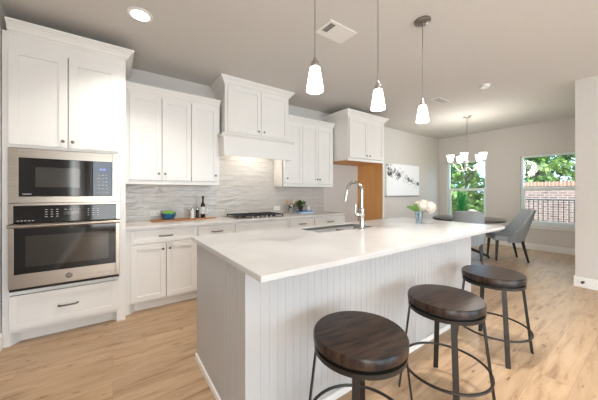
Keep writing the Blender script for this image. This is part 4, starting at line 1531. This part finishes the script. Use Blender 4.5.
# books with a small plant
bm = nb(); box(bm, 2.545, 2.825, 3.53, 3.72, ZC, ZC + 0.022)
o = mesh_obj('book', bm, 'bookwhite', loc=(2.685, 3.62, ZC), bevel=0.002)
tag(o, 'pale book lying flat on the counter, lower of the two', 'book', 'books under the small plant')
bm = nb(); box(bm, 2.555, 2.815, 3.54, 3.715, ZC + 0.0225, ZC + 0.042)
o = mesh_obj('book', bm, 'clothblue', loc=(2.685, 3.62, ZC + 0.0225), bevel=0.002)
tag(o, 'blue book lying flat under the black plant pot, upper of the two', 'book', 'books under the small plant')
PXc, PYc, PZ = 2.605, 3.62, ZC + 0.0425
pp = thing('potted_plant', 'small green leafy plant in a black pot on the books', 'plant', (PXc, PYc, PZ))
bm = nb(); lathe(bm, [(0.030, 0), (0.034, 0.004), (0.042, 0.085), (0.038, 0.085), (0.034, 0.07), (0.002, 0.07)], PXc, PYc, PZ, 24)
mesh_obj('pot', bm, 'pot', pp, smooth=True)
bm = nb()
random.seed(5)
for k in range(90):
    a = random.uniform(0, 2 * PI); el = random.uniform(-0.15, 1.2); ln = random.uniform(0.05, 0.11)
    b0 = Vector((PXc, PYc, PZ + 0.075)) + Vector((math.cos(a), math.sin(a), 0)) * random.uniform(0, 0.03)
    d_ = Vector((math.cos(a) * math.cos(el), math.sin(a) * math.cos(el), math.sin(el)))
    b1 = b0 + d_ * ln * random.uniform(0.3, 0.8)
    leaf(bm, b1, b1 + d_ * 0.055 + Vector((0, 0, random.uniform(-0.01, 0.01))), 0.015, n=4)
mesh_obj('foliage', bm, 'leafdark', pp)
bm = nb(); lathe(bm, [(0.022, 0), (0.026, 0.02), (0.028, 0.05), (0.022, 0.072), (0.018, 0.078), (0.003, 0.079)], 2.765, 3.62, ZC + 0.0425, 20)
o = mesh_obj('white_jar', bm, 'salt', loc=(2.765, 3.62, ZC + 0.0425), smooth=True)
tag(o, 'small white ceramic jar on the books beside the plant', 'jar')

# ================================================================== outdoors
bm = nb(); box(bm, XR + 0.15, 60, -30, 45, -0.35, -0.15)
struct('ground', bm, 'lawn')
bw = thing('brick_wall', 'red brick garden wall seen through the right dining window', 'wall', (13.1, 0.0, -0.15))
bm = nb(); box(bm, 13.0, 13.25, -6, 3.6, -0.16, 1.50)
mesh_obj('wall_face', bm, 'brick', bw)
bm = nb(); box(bm, 12.97, 13.28, -6.03, 3.63, 1.50, 1.66)
mesh_obj('brick_cap', bm, 'brickcap', bw)
rl = thing('iron_railing', 'black iron railing in front of the brick garden wall', 'railing', (12.0, 1.5, -0.15))
bm = nb()
tube(bm, [(12.0, -2.0, 1.02), (12.0, 3.4, 1.02)], 0.022, seg=8)
tube(bm, [(12.0, -2.0, 0.0), (12.0, 3.4, 0.0)], 0.015, seg=8)
mesh_obj('rail', bm, 'rail', rl)
for k in range(43):
    y = -1.9 + k * 0.125
    bm = nb()
    tube(bm, [(12.0, y, -0.16 if k % 14 == 0 else 0.0), (12.0, y, 1.02)], 0.012 if k % 14 else 0.025, seg=6)
    mesh_obj('baluster', bm, 'rail', rl)

def tree(x, y, h_, r, mt, label, seed, n=1500, trunk=0.16, low=0.25):
    random.seed(seed)
    rt = thing('leafy_tree', label, 'tree', (x, y, -0.15), 'trees beyond the garden wall')
    bm = nb()
    tube(bm, [(x, y, -0.16), (x + 0.1, y + 0.05, h_ * 0.35), (x, y, h_ * 0.75)], [trunk, trunk * 0.8, trunk * 0.3], seg=9)
    for k in range(6):
        a = random.uniform(0, 2 * PI); z = h_ * random.uniform(0.3, 0.6)
        tube(bm, [(x, y, z), (x + r * 0.6 * math.cos(a), y + r * 0.6 * math.sin(a), z + h_ * 0.2)], [trunk * 0.4, trunk * 0.12], seg=6)
    mesh_obj('trunk', bm, 'bark', rt)
    bm = nb()
    cl = []
    for k in range(26):
        a = random.uniform(0, 2 * PI); t_ = random.random()
        z = h_ * (low + (1 - low) * t_)
        rr_ = r * math.sin(PI * (0.15 + 0.80 * t_)) * random.uniform(0.3, 1.0)
        cl.append((Vector((x + rr_ * math.cos(a), y + rr_ * math.sin(a), z)), r * random.uniform(0.22, 0.42)))
    for k in range(n):
        c0, cr2 = random.choice(cl)
        zz = random.uniform(-1, 1); a = random.uniform(0, 2 * PI); q = math.sqrt(1 - zz * zz)
        p = c0 + Vector((q * math.cos(a), q * math.sin(a), zz * 0.8)) * cr2 * random.uniform(0.6, 1.05)
        n_ = Vector((random.gauss(0, 1), random.gauss(0, 1), random.gauss(0.6, 1))).normalized()
        t1 = n_.orthogonal().normalized(); t2 = n_.cross(t1); s_ = random.uniform(0.08, 0.17)
        vs = [bm.verts.new(p + t1 * s_ * a_ + t2 * s_ * b_ * 0.6) for a_, b_ in ((-1, 0), (0, -1), (1, 0), (0, 1))]
        bm.faces.new(vs)
    mesh_obj('crown', bm, mt, rt)
tree(18.0, 3.9, 5.2, 1.7, 'leafA', 'mid green leafy tree centred in the right dining window', 1, 3600, low=0.2)
tree(23.5, 3.2, 6.2, 1.9, 'leafC', 'deep green tree at the right edge of the right window', 2, 2200)
tree(27.0, 6.8, 5.0, 2.0, 'leafC', 'low deep green tree behind the left part of right window', 3, 1800)
tree(15.5, 2.75, 2.5, 0.9, 'leafB', 'low light green shrub just above the brick wall', 4, 900, low=0.1, trunk=0.06)
tree(15.5, 6.3, 3.6, 1.2, 'leafB', 'light green tree in the right half of the left window', 5, 2800, low=0.02, trunk=0.07)
tree(20.5, 9.3, 3.4, 1.8, 'leafA', 'mid green tree in the middle of the left dining window', 6, 2600, low=0.02, trunk=0.1)
tree(22.5, 12.8, 3.0, 1.6, 'leafC', 'dark green tree at the left edge of the left window', 7, 1600, low=0.05, trunk=0.1)
tree(12.5, 5.6, 1.6, 0.8, 'leafB', 'low light green bush at the bottom of left window', 8, 1600, low=0.0, trunk=0.04)
